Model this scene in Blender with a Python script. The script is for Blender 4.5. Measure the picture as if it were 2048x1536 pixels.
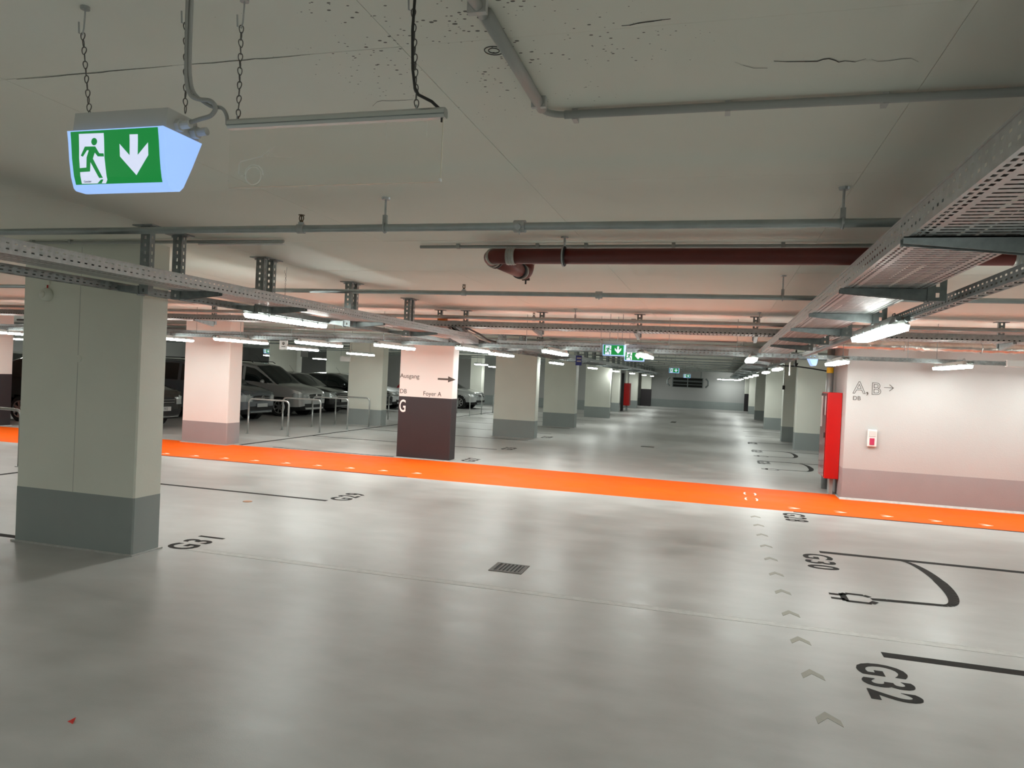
import bpy, bmesh, math, random
import numpy as np
from mathutils import Vector, Matrix
random.seed(7)
D = bpy.data
for o in list(D.objects): D.objects.remove(o)
sc = bpy.context.scene
COL = sc.collection
PI = math.pi
# ------------------------------------------------------------------ camera, world, exposure
H = 1.6
cam_d = D.cameras.new('camera'); cam = D.objects.new('camera', cam_d); COL.objects.link(cam)
cam_d.sensor_fit = 'HORIZONTAL'; cam_d.sensor_width = 36.0
cam_d.lens = 36.0 * 1478.47 / 2048.0
cam_d.clip_start = 0.05; cam_d.clip_end = 200
RT = Vector((0.9613801632, 0.2713400006, 0.0460736997))
DN = Vector((0.0473936442, 0.0016899498, -0.9988748603))
FW = Vector((-0.2711125674, 0.9624820768, -0.0112351072))
m = Matrix((RT, -DN, -FW)).transposed().to_4x4(); m.translation = (0, 0, H)
cam.matrix_world = m
sc.camera = cam
w = D.worlds.new('world'); sc.world = w; w.use_nodes = True
w.node_tree.nodes['Background'].inputs[0].default_value = (0.5, 0.55, 0.6, 1)
w.node_tree.nodes['Background'].inputs[1].default_value = 0.0
sc.view_settings.view_transform = 'Standard'; sc.view_settings.look = 'None'
sc.view_settings.gamma = 1.0; sc.view_settings.use_curve_mapping = False
sc.view_settings.exposure = 0.15
LAMP = 46.0            # radiance of the tube-lamp diffusers
ZC = 2.55              # ceiling height
sc.cycles.max_bounces = 10; sc.cycles.diffuse_bounces = 6; sc.cycles.glossy_bounces = 4
sc.cycles.transmission_bounces = 8; sc.cycles.transparent_max_bounces = 12
sc.cycles.caustics_reflective = False; sc.cycles.caustics_refractive = False
sc.cycles.sample_clamp_indirect = 6.0
sc.cycles.use_denoising = True

# ------------------------------------------------------------------ materials
def srgb(r, g, b):
    f = lambda c: (c / 255 / 12.92) if c / 255 <= 0.04045 else ((c / 255 + 0.055) / 1.055) ** 2.4
    return (f(r), f(g), f(b), 1)
def mat(name, col, rough=0.6, metal=0.0, noise=0.0, nscale=8.0, bump=0.0, bscale=60.0, spec=0.5, rvar=0.0, coat=0.0):
    mt = D.materials.new(name); mt.use_nodes = True
    nt = mt.node_tree; b = nt.nodes['Principled BSDF']
    b.inputs['Base Color'].default_value = col; b.inputs['Roughness'].default_value = rough
    b.inputs['Metallic'].default_value = metal; b.inputs['Specular IOR Level'].default_value = spec
    b.inputs['Coat Weight'].default_value = coat
    tc = nt.nodes.new('ShaderNodeTexCoord'); src = tc.outputs['Object']
    if noise > 0 or rvar > 0:
        n = nt.nodes.new('ShaderNodeTexNoise'); n.inputs['Scale'].default_value = nscale
        n.inputs['Detail'].default_value = 6.0; nt.links.new(src, n.inputs['Vector'])
        if noise > 0:
            mx = nt.nodes.new('ShaderNodeMix'); mx.data_type = 'RGBA'
            c = col
            mx.inputs[6].default_value = (c[0]*(1-noise), c[1]*(1-noise), c[2]*(1-noise), 1)
            mx.inputs[7].default_value = (min(1, c[0]*(1+noise)), min(1, c[1]*(1+noise)), min(1, c[2]*(1+noise)), 1)
            mr = nt.nodes.new('ShaderNodeMapRange'); mr.inputs[1].default_value = .3; mr.inputs[2].default_value = .7
            nt.links.new(n.outputs[0], mr.inputs[0]); nt.links.new(mr.outputs[0], mx.inputs[0])
            nt.links.new(mx.outputs[2], b.inputs['Base Color'])
        if rvar > 0:
            mr2 = nt.nodes.new('ShaderNodeMapRange'); mr2.inputs[1].default_value = .3; mr2.inputs[2].default_value = .7
            mr2.inputs[3].default_value = max(0.02, rough - rvar); mr2.inputs[4].default_value = rough + rvar
            nt.links.new(n.outputs[0], mr2.inputs[0]); nt.links.new(mr2.outputs[0], b.inputs['Roughness'])
    if bump > 0:
        n2 = nt.nodes.new('ShaderNodeTexNoise'); n2.inputs['Scale'].default_value = bscale; n2.inputs['Detail'].default_value = 4.0
        nt.links.new(src, n2.inputs['Vector'])
        bp = nt.nodes.new('ShaderNodeBump'); bp.inputs['Strength'].default_value = bump; bp.inputs['Distance'].default_value = .01
        nt.links.new(n2.outputs[0], bp.inputs['Height']); nt.links.new(bp.outputs[0], b.inputs['Normal'])
    return mt
def emit(name, col, s):
    mt = D.materials.new(name); mt.use_nodes = True; nt = mt.node_tree
    b = nt.nodes['Principled BSDF']; b.inputs['Base Color'].default_value = (col[0]*.6, col[1]*.6, col[2]*.6, 1)
    b.inputs['Emission Color'].default_value = col; b.inputs['Emission Strength'].default_value = s
    b.inputs['Roughness'].default_value = .4
    return mt
M = {}
M['wall_col'] = mat('column_white_paint', (0.72, 0.72, 0.69, 1), .65, noise=.02, nscale=1.5, bump=.1, bscale=70)
M['wall'] = mat('wall_paint', (0.45, 0.455, 0.445, 1), .75, noise=.02, nscale=1.5, bump=.25, bscale=90)
M['column'] = mat('column_paint', (0.74, 0.75, 0.67, 1), .6, noise=.025, nscale=2, bump=.06, bscale=50)
M['plinth'] = mat('plinth_paint', (0.30, 0.335, 0.325, 1), .5, noise=.03, nscale=3, bump=.08, bscale=70)
M['plinth_wall'] = mat('wall_plinth_paint', (0.30, 0.295, 0.30, 1), .6, noise=.03, nscale=3, bump=.25, bscale=90)
M['dark'] = mat('anthracite_paint', srgb(46, 41, 44), .5, noise=.05, nscale=4, bump=.06, bscale=60)
M['galv'] = mat('galvanised_steel', (0.44, 0.46, 0.46, 1), .42, .75, noise=.16, nscale=30, rvar=.1)
M['galv_dark'] = mat('dull_galvanised_steel', (0.27, 0.30, 0.30, 1), .5, .6, noise=.22, nscale=22, rvar=.1)
M['pipe'] = mat('galvanised_pipe', (0.40, 0.44, 0.44, 1), .38, .7, noise=.12, nscale=9, rvar=.08)
M['pvc'] = mat('grey_conduit', (0.40, 0.41, 0.39, 1), .5)
M['red_pipe'] = mat('oxide_red_pipe', (0.13, 0.018, 0.012, 1), .42, noise=.08, nscale=7)
M['clampring'] = mat('coupling_band', (0.42, 0.40, 0.36, 1), .35, .6, noise=.1, nscale=40)
M['rubber'] = mat('black_rubber', (0.012, 0.012, 0.012, 1), .55)
M['blackm'] = mat('black_iron', (0.018, 0.016, 0.014, 1), .5)
M['bronze'] = mat('sprinkler_bronze', (0.10, 0.07, 0.035, 1), .4, .7)
M['chain'] = mat('chain_steel', (0.12, 0.115, 0.105, 1), .45, .7, noise=.2, nscale=50)
M['housing'] = mat('lamp_housing', (0.42, 0.43, 0.41, 1), .5)
M['white'] = mat('white_plastic', (0.72, 0.72, 0.70, 1), .4)
M['sign_house'] = mat('sign_housing', (0.50, 0.50, 0.47, 1), .45)
M['cable'] = mat('grey_cable', (0.33, 0.33, 0.31, 1), .5)
M['mark'] = mat('marking_paint', (0.026, 0.024, 0.022, 1), .75, spec=.12, noise=.15, nscale=30, bump=.05, bscale=90)
M['chev'] = mat('beige_marking_paint', (0.235, 0.225, 0.175, 1), .45, noise=.06, nscale=20)
M['whitemark'] = mat('white_marking_paint', (0.75, 0.66, 0.58, 1), .4, noise=.08, nscale=20)
M['orange'] = mat('orange_coating', (0.80, 0.105, 0.004, 1), .6, spec=.12, noise=.07, nscale=2.2, bump=.03, bscale=70, rvar=.06)
M['joint'] = mat('joint_sealant', (0.47, 0.465, 0.445, 1), .42, spec=.25, noise=.1, nscale=20, bump=.15, bscale=50)
M['red'] = mat('red_enamel', (0.52, 0.004, 0.003, 1), .35)
M['redglass'] = mat('red_cabinet_front', (0.22, 0.012, 0.016, 1), .12, coat=.5)
M['letter'] = mat('lettering_grey', srgb(82, 76, 70), .6)
M['letterw'] = mat('lettering_white', (0.85, 0.84, 0.82, 1), .5)
M['black'] = mat('black_void', (0.006, 0.006, 0.006, 1), .7)
M['iron'] = mat('cast_iron', (0.075, 0.07, 0.06, 1), .55, .3, noise=.3, nscale=40)
M['crack'] = mat('crack_dark', (0.05, 0.05, 0.045, 1), .9)  # dark tone of the ceiling cracks and cast ring
M['foil'] = mat('foil_insulation', (0.55, 0.52, 0.48, 1), .28, .9, noise=.15, nscale=12, bump=.9, bscale=22)
M['alu'] = mat('aluminium_profile', (0.55, 0.57, 0.56, 1), .3, .9)
M['railsteel'] = mat('rail_steel', (0.46, 0.48, 0.47, 1), .38, .7, noise=.06, nscale=20)
M['yellow'] = mat('yellow_label', (0.85, 0.55, 0.01, 1), .5)
M['magenta'] = mat('alarm_button_red', (0.45, 0.04, 0.10, 1), .4)
M['lgrey'] = mat('light_grey_plastic', (0.55, 0.55, 0.53, 1), .45)
M['blue'] = mat('blue_sign', (0.03, 0.05, 0.28, 1), .4)
M['orangebox'] = mat('orange_box', (0.80, 0.22, 0.03, 1), .5)
M['copper'] = mat('floor_spot_copper', (0.48, 0.26, 0.15, 1), .4, .3)
M['redpaper'] = mat('red_scrap', (0.6, 0.03, 0.02, 1), .6)
M['lamp_end'] = emit('lamp_diffuser_end', (0.95, 1.0, 0.955, 1), 5.0)
M['lamp_side'] = emit('lamp_diffuser_side', (0.95, 1.0, 0.955, 1), 42.0)
M['lamp'] = emit('lamp_diffuser', (0.95, 1.0, 0.955, 1), LAMP)
M['signlit'] = emit('sign_diffuser', (0.34, 0.55, 1.0, 1), .80)
M['signgreen'] = emit('sign_green', (0.003, 0.20, 0.035, 1), .85)
M['signwhite'] = emit('sign_white', (0.60, 0.66, 0.86, 1), .85)
M['signwhite'].node_tree.nodes['Principled BSDF'].inputs['Base Color'].default_value = (.5, .5, .5, 1)
M['exitfar'] = emit('far_sign_diffuser', (0.50, 0.85, 0.95, 1), 1.1)
# acrylic
mt = D.materials.new('clear_acrylic'); mt.use_nodes = True; M['acrylic'] = mt
b = mt.node_tree.nodes['Principled BSDF']; b.inputs['Transmission Weight'].default_value = 1; b.inputs['Roughness'].default_value = .01
b.inputs['IOR'].default_value = 1.02; b.inputs['Base Color'].default_value = (.97, .98, .97, 1)
M['etch'] = mat('etched_line', (0.9, 0.9, 0.84, 1), .9)
M['edge'] = mat('acrylic_edge', (0.62, 0.58, 0.48, 1), .3)
# car materials
def carpaint(n, c, r=.22, metal=.3): return mat(n, c, r, metal, coat=.8)
M['glass'] = mat('car_glass', (0.010, 0.016, 0.015, 1), .04, spec=.7)
M['tyre'] = mat('tyre', (0.010, 0.010, 0.010, 1), .8)
M['rim'] = mat('alloy_rim', (0.5, 0.5, 0.5, 1), .28, .9)
M['head'] = mat('headlight_lens', (0.45, 0.48, 0.48, 1), .08, .5)
M['tail'] = mat('tail_light', (0.35, 0.006, 0.012, 1), .12)
M['chrome'] = mat('chrome', (0.75, 0.75, 0.75, 1), .12, 1.0)
M['plate'] = mat('plate_white', (0.42, 0.43, 0.42, 1), .5)

# floor: mottled satin coating
def floor_mat():
    mt = D.materials.new('floor_coating'); mt.use_nodes = True; nt = mt.node_tree; b = nt.nodes['Principled BSDF']
    tc = nt.nodes.new('ShaderNodeTexCoord')
    def noise(s, det=6, stretch=None):
        n = nt.nodes.new('ShaderNodeTexNoise'); n.inputs['Scale'].default_value = s; n.inputs['Detail'].default_value = det
        if stretch:
            mp = nt.nodes.new('ShaderNodeMapping'); mp.inputs['Scale'].default_value = stretch
            nt.links.new(tc.outputs['Object'], mp.inputs[0]); nt.links.new(mp.outputs[0], n.inputs['Vector'])
        else: nt.links.new(tc.outputs['Object'], n.inputs['Vector'])
        return n
    n1 = noise(1.1, 8); n2 = noise(2.2, 5, (0.8, 1.5, 1)); n3 = noise(0.5, 3)
    r = nt.nodes.new('ShaderNodeValToRGB')
    r.color_ramp.elements[0].position = .36; r.color_ramp.elements[0].color = (0.355, 0.35, 0.335, 1)
    r.color_ramp.elements[1].position = .64; r.color_ramp.elements[1].color = (0.485, 0.48, 0.465, 1)
    ad = nt.nodes.new('ShaderNodeMix'); ad.inputs[0].default_value = .5
    nt.links.new(n1.outputs[0], ad.inputs[2]); nt.links.new(n2.outputs[0], ad.inputs[3])
    nt.links.new(ad.outputs[0], r.inputs[0]); nt.links.new(r.outputs[0], b.inputs['Base Color'])
    mr = nt.nodes.new('ShaderNodeMapRange'); mr.inputs[1].default_value = .3; mr.inputs[2].default_value = .7
    mr.inputs[3].default_value = .28; mr.inputs[4].default_value = .46
    nt.links.new(ad.outputs[0], mr.inputs[0]); nt.links.new(mr.outputs[0], b.inputs['Roughness'])
    b.inputs['Specular IOR Level'].default_value = .24
    nb = noise(160, 3); nb2 = noise(7, 4)
    bp = nt.nodes.new('ShaderNodeBump'); bp.inputs['Strength'].default_value = .10; bp.inputs['Distance'].default_value = .004
    bp2 = nt.nodes.new('ShaderNodeBump'); bp2.inputs['Strength'].default_value = .05; bp2.inputs['Distance'].default_value = .02
    nt.links.new(nb.outputs[0], bp.inputs['Height']); nt.links.new(nb2.outputs[0], bp2.inputs['Height'])
    nt.links.new(bp.outputs[0], bp2.inputs['Normal']); nt.links.new(bp2.outputs[0], b.inputs['Normal'])
    return mt
M['floor'] = floor_mat()
# ceiling: painted concrete with pores in one worn patch
def ceil_mat():
    mt = D.materials.new('painted_concrete'); mt.use_nodes = True; nt = mt.node_tree; b = nt.nodes['Principled BSDF']
    b.inputs['Roughness'].default_value = .8
    geo = nt.nodes.new('ShaderNodeNewGeometry')
    n1 = nt.nodes.new('ShaderNodeTexNoise'); n1.inputs['Scale'].default_value = .9; n1.inputs['Detail'].default_value = 5
    nt.links.new(geo.outputs['Position'], n1.inputs['Vector'])
    base = nt.nodes.new('ShaderNodeValToRGB')
    base.color_ramp.elements[0].position = .3; base.color_ramp.elements[0].color = (0.77, 0.78, 0.70, 1)
    base.color_ramp.elements[1].position = .7; base.color_ramp.elements[1].color = (0.82, 0.825, 0.75, 1)
    nt.links.new(n1.outputs[0], base.inputs[0])
    mp = nt.nodes.new('ShaderNodeMapping'); mp.inputs['Scale'].default_value = (1, 1.5, .0)
    nt.links.new(geo.outputs['Position'], mp.inputs[0])
    vo = nt.nodes.new('ShaderNodeTexVoronoi'); vo.inputs['Scale'].default_value = 52; vo.inputs['Randomness'].default_value = 1
    nt.links.new(mp.outputs[0], vo.inputs['Vector'])
    wn = nt.nodes.new('ShaderNodeTexWhiteNoise'); wn.noise_dimensions = '3D'
    nt.links.new(vo.outputs['Color'], wn.inputs[0])
    # pore radius per cell: most cells none
    rad = nt.nodes.new('ShaderNodeMapRange'); rad.inputs[1].default_value = .50; rad.inputs[2].default_value = 1.0
    rad.inputs[3].default_value = 0.0; rad.inputs[4].default_value = .42
    nt.links.new(wn.outputs[0], rad.inputs[0])
    # patch mask
    sub = nt.nodes.new('ShaderNodeVectorMath'); sub.operation = 'SUBTRACT'; sub.inputs[1].default_value = (-0.72, 1.98, ZC)
    nt.links.new(geo.outputs['Position'], sub.inputs[0])
    ln = nt.nodes.new('ShaderNodeVectorMath'); ln.operation = 'LENGTH'; nt.links.new(sub.outputs[0], ln.inputs[0])
    mk = nt.nodes.new('ShaderNodeMapRange'); mk.inputs[1].default_value = .75; mk.inputs[2].default_value = .25; mk.inputs[3].default_value = .12; mk.inputs[4].default_value = 1.0
    nt.links.new(ln.outputs['Value'], mk.inputs[0])
    n4 = nt.nodes.new('ShaderNodeTexNoise'); n4.inputs['Scale'].default_value = 5; nt.links.new(geo.outputs['Position'], n4.inputs['Vector'])
    m4 = nt.nodes.new('ShaderNodeMapRange'); m4.inputs[1].default_value = .30; m4.inputs[2].default_value = .56; nt.links.new(n4.outputs[0], m4.inputs[0])
    mu = nt.nodes.new('ShaderNodeMath'); mu.operation = 'MULTIPLY'; nt.links.new(mk.outputs[0], mu.inputs[0]); nt.links.new(m4.outputs[0], mu.inputs[1])
    mu2 = nt.nodes.new('ShaderNodeMath'); mu2.operation = 'MULTIPLY'; nt.links.new(mu.outputs[0], mu2.inputs[0]); nt.links.new(rad.outputs[0], mu2.inputs[1])
    lt = nt.nodes.new('ShaderNodeMath'); lt.operation = 'LESS_THAN'; nt.links.new(vo.outputs['Distance'], lt.inputs[0]); nt.links.new(mu2.outputs[0], lt.inputs[1])
    mx = nt.nodes.new('ShaderNodeMix'); mx.data_type = 'RGBA'; nt.links.new(lt.outputs[0], mx.inputs[0]); nt.links.new(base.outputs[0], mx.inputs[6])
    mx.inputs[7].default_value = (0.16, 0.155, 0.135, 1); nt.links.new(mx.outputs[2], b.inputs['Base Color'])
    return mt
M['ceil'] = ceil_mat()

# ------------------------------------------------------------------ mesh helpers
class MB:
    def __init__(s): s.v = []; s.f = []
    def add(s, vs, fs):
        o = len(s.v); s.v += [tuple(p) for p in vs]; s.f += [tuple(i + o for i in f) for f in fs]; return s
    def quad(s, a, b, c, d): return s.add([a, b, c, d], [(0, 1, 2, 3)])
    def box(s, x0, x1, y0, y1, z0, z1):
        return s.add([(x0,y0,z0),(x1,y0,z0),(x1,y1,z0),(x0,y1,z0),(x0,y0,z1),(x1,y0,z1),(x1,y1,z1),(x0,y1,z1)],
                     [(3,2,1,0),(4,5,6,7),(0,1,5,4),(1,2,6,5),(2,3,7,6),(3,0,4,7)])
    def bbox(s, x0, x1, y0, y1, z0, z1, b=.005):
        # box with all edges chamfered in plan and section
        bm = bmesh.new(); bmesh.ops.create_cube(bm, size=1)
        for v in bm.verts: v.co = Vector(((x0+x1)/2+v.co.x*(x1-x0), (y0+y1)/2+v.co.y*(y1-y0), (z0+z1)/2+v.co.z*(z1-z0)))
        bmesh.ops.bevel(bm, geom=list(bm.edges), offset=b, segments=1, affect='EDGES')
        return s.bm(bm)
    def bm(s, bm):
        bm.verts.index_update(); s.add([v.co[:] for v in bm.verts], [[v.index for v in f.verts] for f in bm.faces]); bm.free(); return s
    def tube(s, pts, r, n=10, caps=True, closed=False):
        pts = [Vector(p) for p in pts]; k = len(pts); rings = []
        rr = r if isinstance(r, (list, tuple)) else [r] * k
        up = None
        for i, p in enumerate(pts):
            if closed: t = pts[(i+1) % k] - pts[i-1]
            else: t = pts[min(i+1, k-1)] - pts[max(i-1, 0)]
            t.normalize()
            if up is None:
                up = Vector((0,0,1)) if abs(t.z) < .9 else Vector((1,0,0))
            a = t.cross(up); 
            if a.length < 1e-6: a = t.orthogonal()
            a.normalize(); bb = a.cross(t).normalized(); up = bb
            rings.append([p + (a*math.cos(2*PI*j/n) + bb*math.sin(2*PI*j/n)) * rr[i] for j in range(n)])
        vs = [q for ring in rings for q in ring]; fs = []
        for i in range(k if closed else k-1):
            i2 = (i+1) % k
            for j in range(n): fs.append((i*n+j, i2*n+j, i2*n+(j+1)%n, i*n+(j+1)%n)[::-1])
        if caps and not closed: fs.append(tuple(range(n))); fs.append(tuple((k-1)*n+j for j in range(n))[::-1])
        return s.add(vs, fs)
    def cyl(s, a, b, r, n=12, r2=None): return s.tube([a, b], [r, r if r2 is None else r2], n)
    def prism(s, poly, d, plane='xz'):
        # poly extruded by d=(d0,d1) along the missing axis
        n = len(poly); d0, d1 = d
        mk = {'xz': lambda u, v, t: (u, t, v), 'yz': lambda u, v, t: (t, u, v), 'xy': lambda u, v, t: (u, v, t)}[plane]
        vs = [mk(u, v, d0) for u, v in poly] + [mk(u, v, d1) for u, v in poly]
        fs = [tuple(range(n)), tuple(range(n, 2*n))[::-1]] + [(i, i+n, (i+1)%n+n, (i+1)%n) for i in range(n)]
        return s.add(vs, fs)
    def build(s, name, mtl, parent=None, smooth=False, fix=True):
        me = D.meshes.new(name); me.from_pydata(s.v, [], s.f)
        if fix:
            bm = bmesh.new(); bm.from_mesh(me); bmesh.ops.recalc_face_normals(bm, faces=bm.faces); bm.to_mesh(me); bm.free()
        if smooth:
            me.polygons.foreach_set('use_smooth', [True]*len(me.polygons))
        me.materials.append(M[mtl] if isinstance(mtl, str) else mtl)
        o = D.objects.new(name, me); COL.objects.link(o)
        if parent: o.parent = parent
        return o
def sm(o, ang=35):
    me = o.data; me.polygons.foreach_set('use_smooth', [True]*len(me.polygons))
    try: me.set_sharp_from_angle(angle=math.radians(ang))
    except Exception: pass
    return o
def empty(name, loc=(0,0,0), rz=0):
    o = D.objects.new(name, None); COL.objects.link(o); o.location = loc; o.rotation_euler = (0,0,rz); o.empty_display_size = .1; return o
def tag(o, label, cat, group=None, kind=None):
    o['label'] = label; o['category'] = cat
    if group: o['group'] = group
    if kind: o['kind'] = kind
    return o
def struct(o, label=None):
    o['kind'] = 'structure'
    if label: o['label'] = label
    return o
KIDS = {}
def copy_tree(o, parent=None):
    c = o.copy(); COL.objects.link(c)
    if parent: c.parent = parent
    for ch in [x for x in o.children]: copy_tree(ch, c)
    return c
def text(name, body, mtl, size, mtx, parent=None, ext=.0015, outline=0.0, align='LEFT', sx=1.0, spacing=1.0, bold=0.0):
    cu = D.curves.new('t', 'FONT'); cu.body = body; cu.size = size; cu.align_x = align; cu.space_character = spacing
    cu.resolution_u = 4
    if outline: cu.fill_mode = 'NONE' if hasattr(cu, 'fill_mode') else cu.fill_mode; cu.bevel_depth = outline; cu.bevel_resolution = 0
    else: cu.extrude = ext; cu.offset = bold
    t = D.objects.new('t', cu); COL.objects.link(t)
    dg = bpy.context.evaluated_depsgraph_get(); dg.update()
    me = D.meshes.new_from_object(t.evaluated_get(dg)); me.name = name
    D.objects.remove(t)
    me.transform(mtx @ Matrix.Diagonal((sx, 1, 1, 1)))
    me.materials.clear(); me.materials.append(M[mtl])
    o = D.objects.new(name, me); COL.objects.link(o)
    if parent: o.parent = parent
    return o
def axes(o, u, v):
    # local x->u, y->v, z->u x v
    u = Vector(u).normalized(); v = Vector(v).normalized(); n = u.cross(v)
    mm = Matrix((u, v, n)).transposed().to_4x4(); mm.translation = o; return mm
def perf(mb, org, U, V, L, pitch, rows):
    """perforated sheet: rows = [(v0, v1, [(u0,u1),..holes in a pitch] or None)]"""
    org = Vector(org); U = Vector(U); V = Vector(V); n = max(1, int(round(L / pitch))); p = L / n
    for v0, v1, holes in rows:
        if not holes:
            mb.quad(org+V*v0, org+U*L+V*v0, org+U*L+V*v1, org+V*v1); continue
        segs = []; c = 0.0
        for a, b_ in holes: segs.append((c, a*p)); c = b_*p
        segs.append((c, p))
        if segs[0][0] == 0 and len(segs) > 1:   # join last and first across pitches
            first = segs[0]; last = segs[-1]
            mb.quad(org+V*v0, org+U*first[1]+V*v0, org+U*first[1]+V*v1, org+V*v1)
            mid = segs[1:-1]
            for k in range(n):
                for a, b_ in mid:
                    mb.quad(org+U*(k*p+a)+V*v0, org+U*(k*p+b_)+V*v0, org+U*(k*p+b_)+V*v1, org+U*(k*p+a)+V*v1)
                e = (k+1)*p + (first[1] if k < n-1 else 0)
                mb.quad(org+U*(k*p+last[0])+V*v0, org+U*e+V*v0, org+U*e+V*v1, org+U*(k*p+last[0])+V*v1)
    return mb

# ------------------------------------------------------------------ setting
XL, XR, YB, YF = -27.0, 9.0, -12.0, 50.3
fl = struct(MB().box(XL, XR, YB, YF+.5, -.1, 0).build('floor', 'floor'), 'grey satin coated garage floor')
ce = struct(MB().box(XL, XR, YB, YF+.5, ZC+.004, ZC+.3).build('ceiling', 'ceil'), 'painted concrete garage ceiling')
# formwork panels of the near ceiling: 1.5 m boards with fine recessed joints
g = .0013
pm = MB().box(-.75+g, .75-g, -.75+g, .75-g, ZC, ZC+.006).build('ceiling_panel', 'ceil', ce)
first = True
for i in range(-7, 4):
    for j in range(0, 8):
        if first: o = pm; first = False
        else: o = pm.copy(); COL.objects.link(o)
        o.location = (-.95+1.5*i+.75, .5+1.5*j+.75, random.uniform(-.0006, .0006))
# far, back and outer walls
far = struct(MB().box(XL, 9, YF, YF+.3, 0.5, ZC).build('wall_far', 'wall'), 'pale far end wall with grey plinth')
MB().box(XL, 9, YF-.004, YF+.3, 0, .5).build('painted_base', 'plinth', far)
lw = struct(MB().box(XL-.2, XL, YB, YF, .5, ZC).build('wall_left', 'wall')); MB().box(XL-.2, XL+.004, YB, YF, 0, .5).build('painted_base', 'plinth', lw)
bw = struct(MB().box(XL, XR, YB-.2, YB, .5, ZC).build('wall_back', 'wall')); MB().box(XL, XR, YB-.2, YB+.004, 0, .5).build('painted_base', 'plinth', bw)
ow = struct(MB().box(XR, XR+.2, YB, YF, .5, ZC).build('wall_outer', 'wall')); MB().box(XR-.004, XR+.2, YB, YF, 0, .5).build('painted_base', 'plinth', ow)
lf = struct(MB().box(XL, -5.9, 38, 38.3, .5, ZC).build('wall_left_far', 'wall')); MB().box(XL, -5.9, 37.996, 38.3, 0, .5).build('painted_base', 'plinth', lf)
# right wall block
XW, YW = 1.80, 11.87
rw = struct(MB().box(XW, XR, YW, 13.6, .46, ZC).build('wall_right', 'wall'), 'cream plastered wall block with pinkish grey plinth')
MB().box(XW-.002, XR, YW-.003, 13.6, 0, .46).build('painted_base', 'plinth_wall', rw)
bb = MB().prism([(YW-.035, 0), (YW-.003, 0), (YW-.003, .03)], (XW-.03, XR), 'yz').build('baseboard_right', 'joint'); struct(bb, 'pale sealant fillet at the foot of the right wall')
# cross beam over the aisle
beam = struct(MB().box(-4.55, XW-.003, 12.42, 12.75, 2.336, ZC+.003).build('trim_1', 'ceil'), 'concrete cross beam above the orange walkway')

# ---- floor paint and joints (parts of the floor)
def flat(name, poly, mtl, z=.0012, label=None):
    o = MB().prism(poly, (0.0, z), 'xy').build(name, mtl, fl)
    if label: o['label'] = label
    return o
flat('walkway_stripe', [(-26, 10.28), (XR, 10.26), (XR, YW-.035), (XW-.03, YW-.035), (XW-.03, 12.3), (-4.45, 12.48), (-26, 12.20)], 'orange', .0008, 'orange painted walkway stripe')
LW = .09
def line(x0, x1, y, wd=LW, z=.0012): return flat('bay_line', [(x0, y-wd/2), (x1, y-wd/2), (x1, y+wd/2), (x0, y+wd/2)], 'mark', z)
line(1.03, 8.9, 4.97); line(1.02, 8.9, 7.86); line(.99, 8.9, 10.24, .05, .0016)
line(-9.1, -4.47, 10.30, .05, .0016); line(-9.05, -4.47, 7.93, .07); line(-26, -5.75, 5.02, .08)
line(-8.3, -5.75, 12.56, .05, .0016)
for y in (15.2, 17.85, 20.5, 23.15, 25.8, 28.45, 31.1, 33.75): line(-9.0, -4.55, y, .07)
for y in (16.95, 19.75, 22.4, 25.0, 27.7, 30.5): line(.85, 4.6, y, .07)
flat('bay_line', [(-9.03, 12.5), (-8.95, 12.5), (-9.3, 31), (-9.38, 31)], 'mark')
flat('bay_line', [(-9.03, 4.6), (-8.95, 4.6), (-8.95, 10.2), (-9.03, 10.2)], 'mark')
FN = {}
def num(body, o, u, v, size, sx=.75):
    t = text('bay_number', body, 'mark', size, axes(Vector(o), u, v), fl, .0006, sx=sx, spacing=1.2, bold=.008)
    t.location.z = .0012; t['label'] = 'dark painted bay number ' + body
R1, R2 = (0, -1, 0), (1, 0, 0)     # right-hand numbers read towards the camera, left-hand ones away from it
num('G32', (.845, 4.79, 0), R1, R2, .36, .80)
num('G30', (.850, 7.74, 0), R1, R2, .36, .90)
num('G28', (.850, 10.12, 0), R1, R2, .36, .86)
num('G26', (.84, 16.85, 0), R1, R2, .36, .80); num('G24', (.83, 19.65, 0), R1, R2, .36, .80); num('G22', (.83, 22.3, 0), R1, R2, .36, .80)
num('G31', (-4.27, 5.26, 0), (0, 1, 0), (-1, 0, 0), .36, .80)
num('G29', (-4.27, 8.02, 0), (0, 1, 0), (-1, 0, 0), .36, .80)
num('G27', (-4.27, 12.75, 0), (0, 1, 0), (-1, 0, 0), .36, .80)
num('G25', (-4.27, 15.3, 0), (0, 1, 0), (-1, 0, 0), .36, .80); num('G23', (-4.27, 19.0, 0), (0, 1, 0), (-1, 0, 0), .36, .80)
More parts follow.
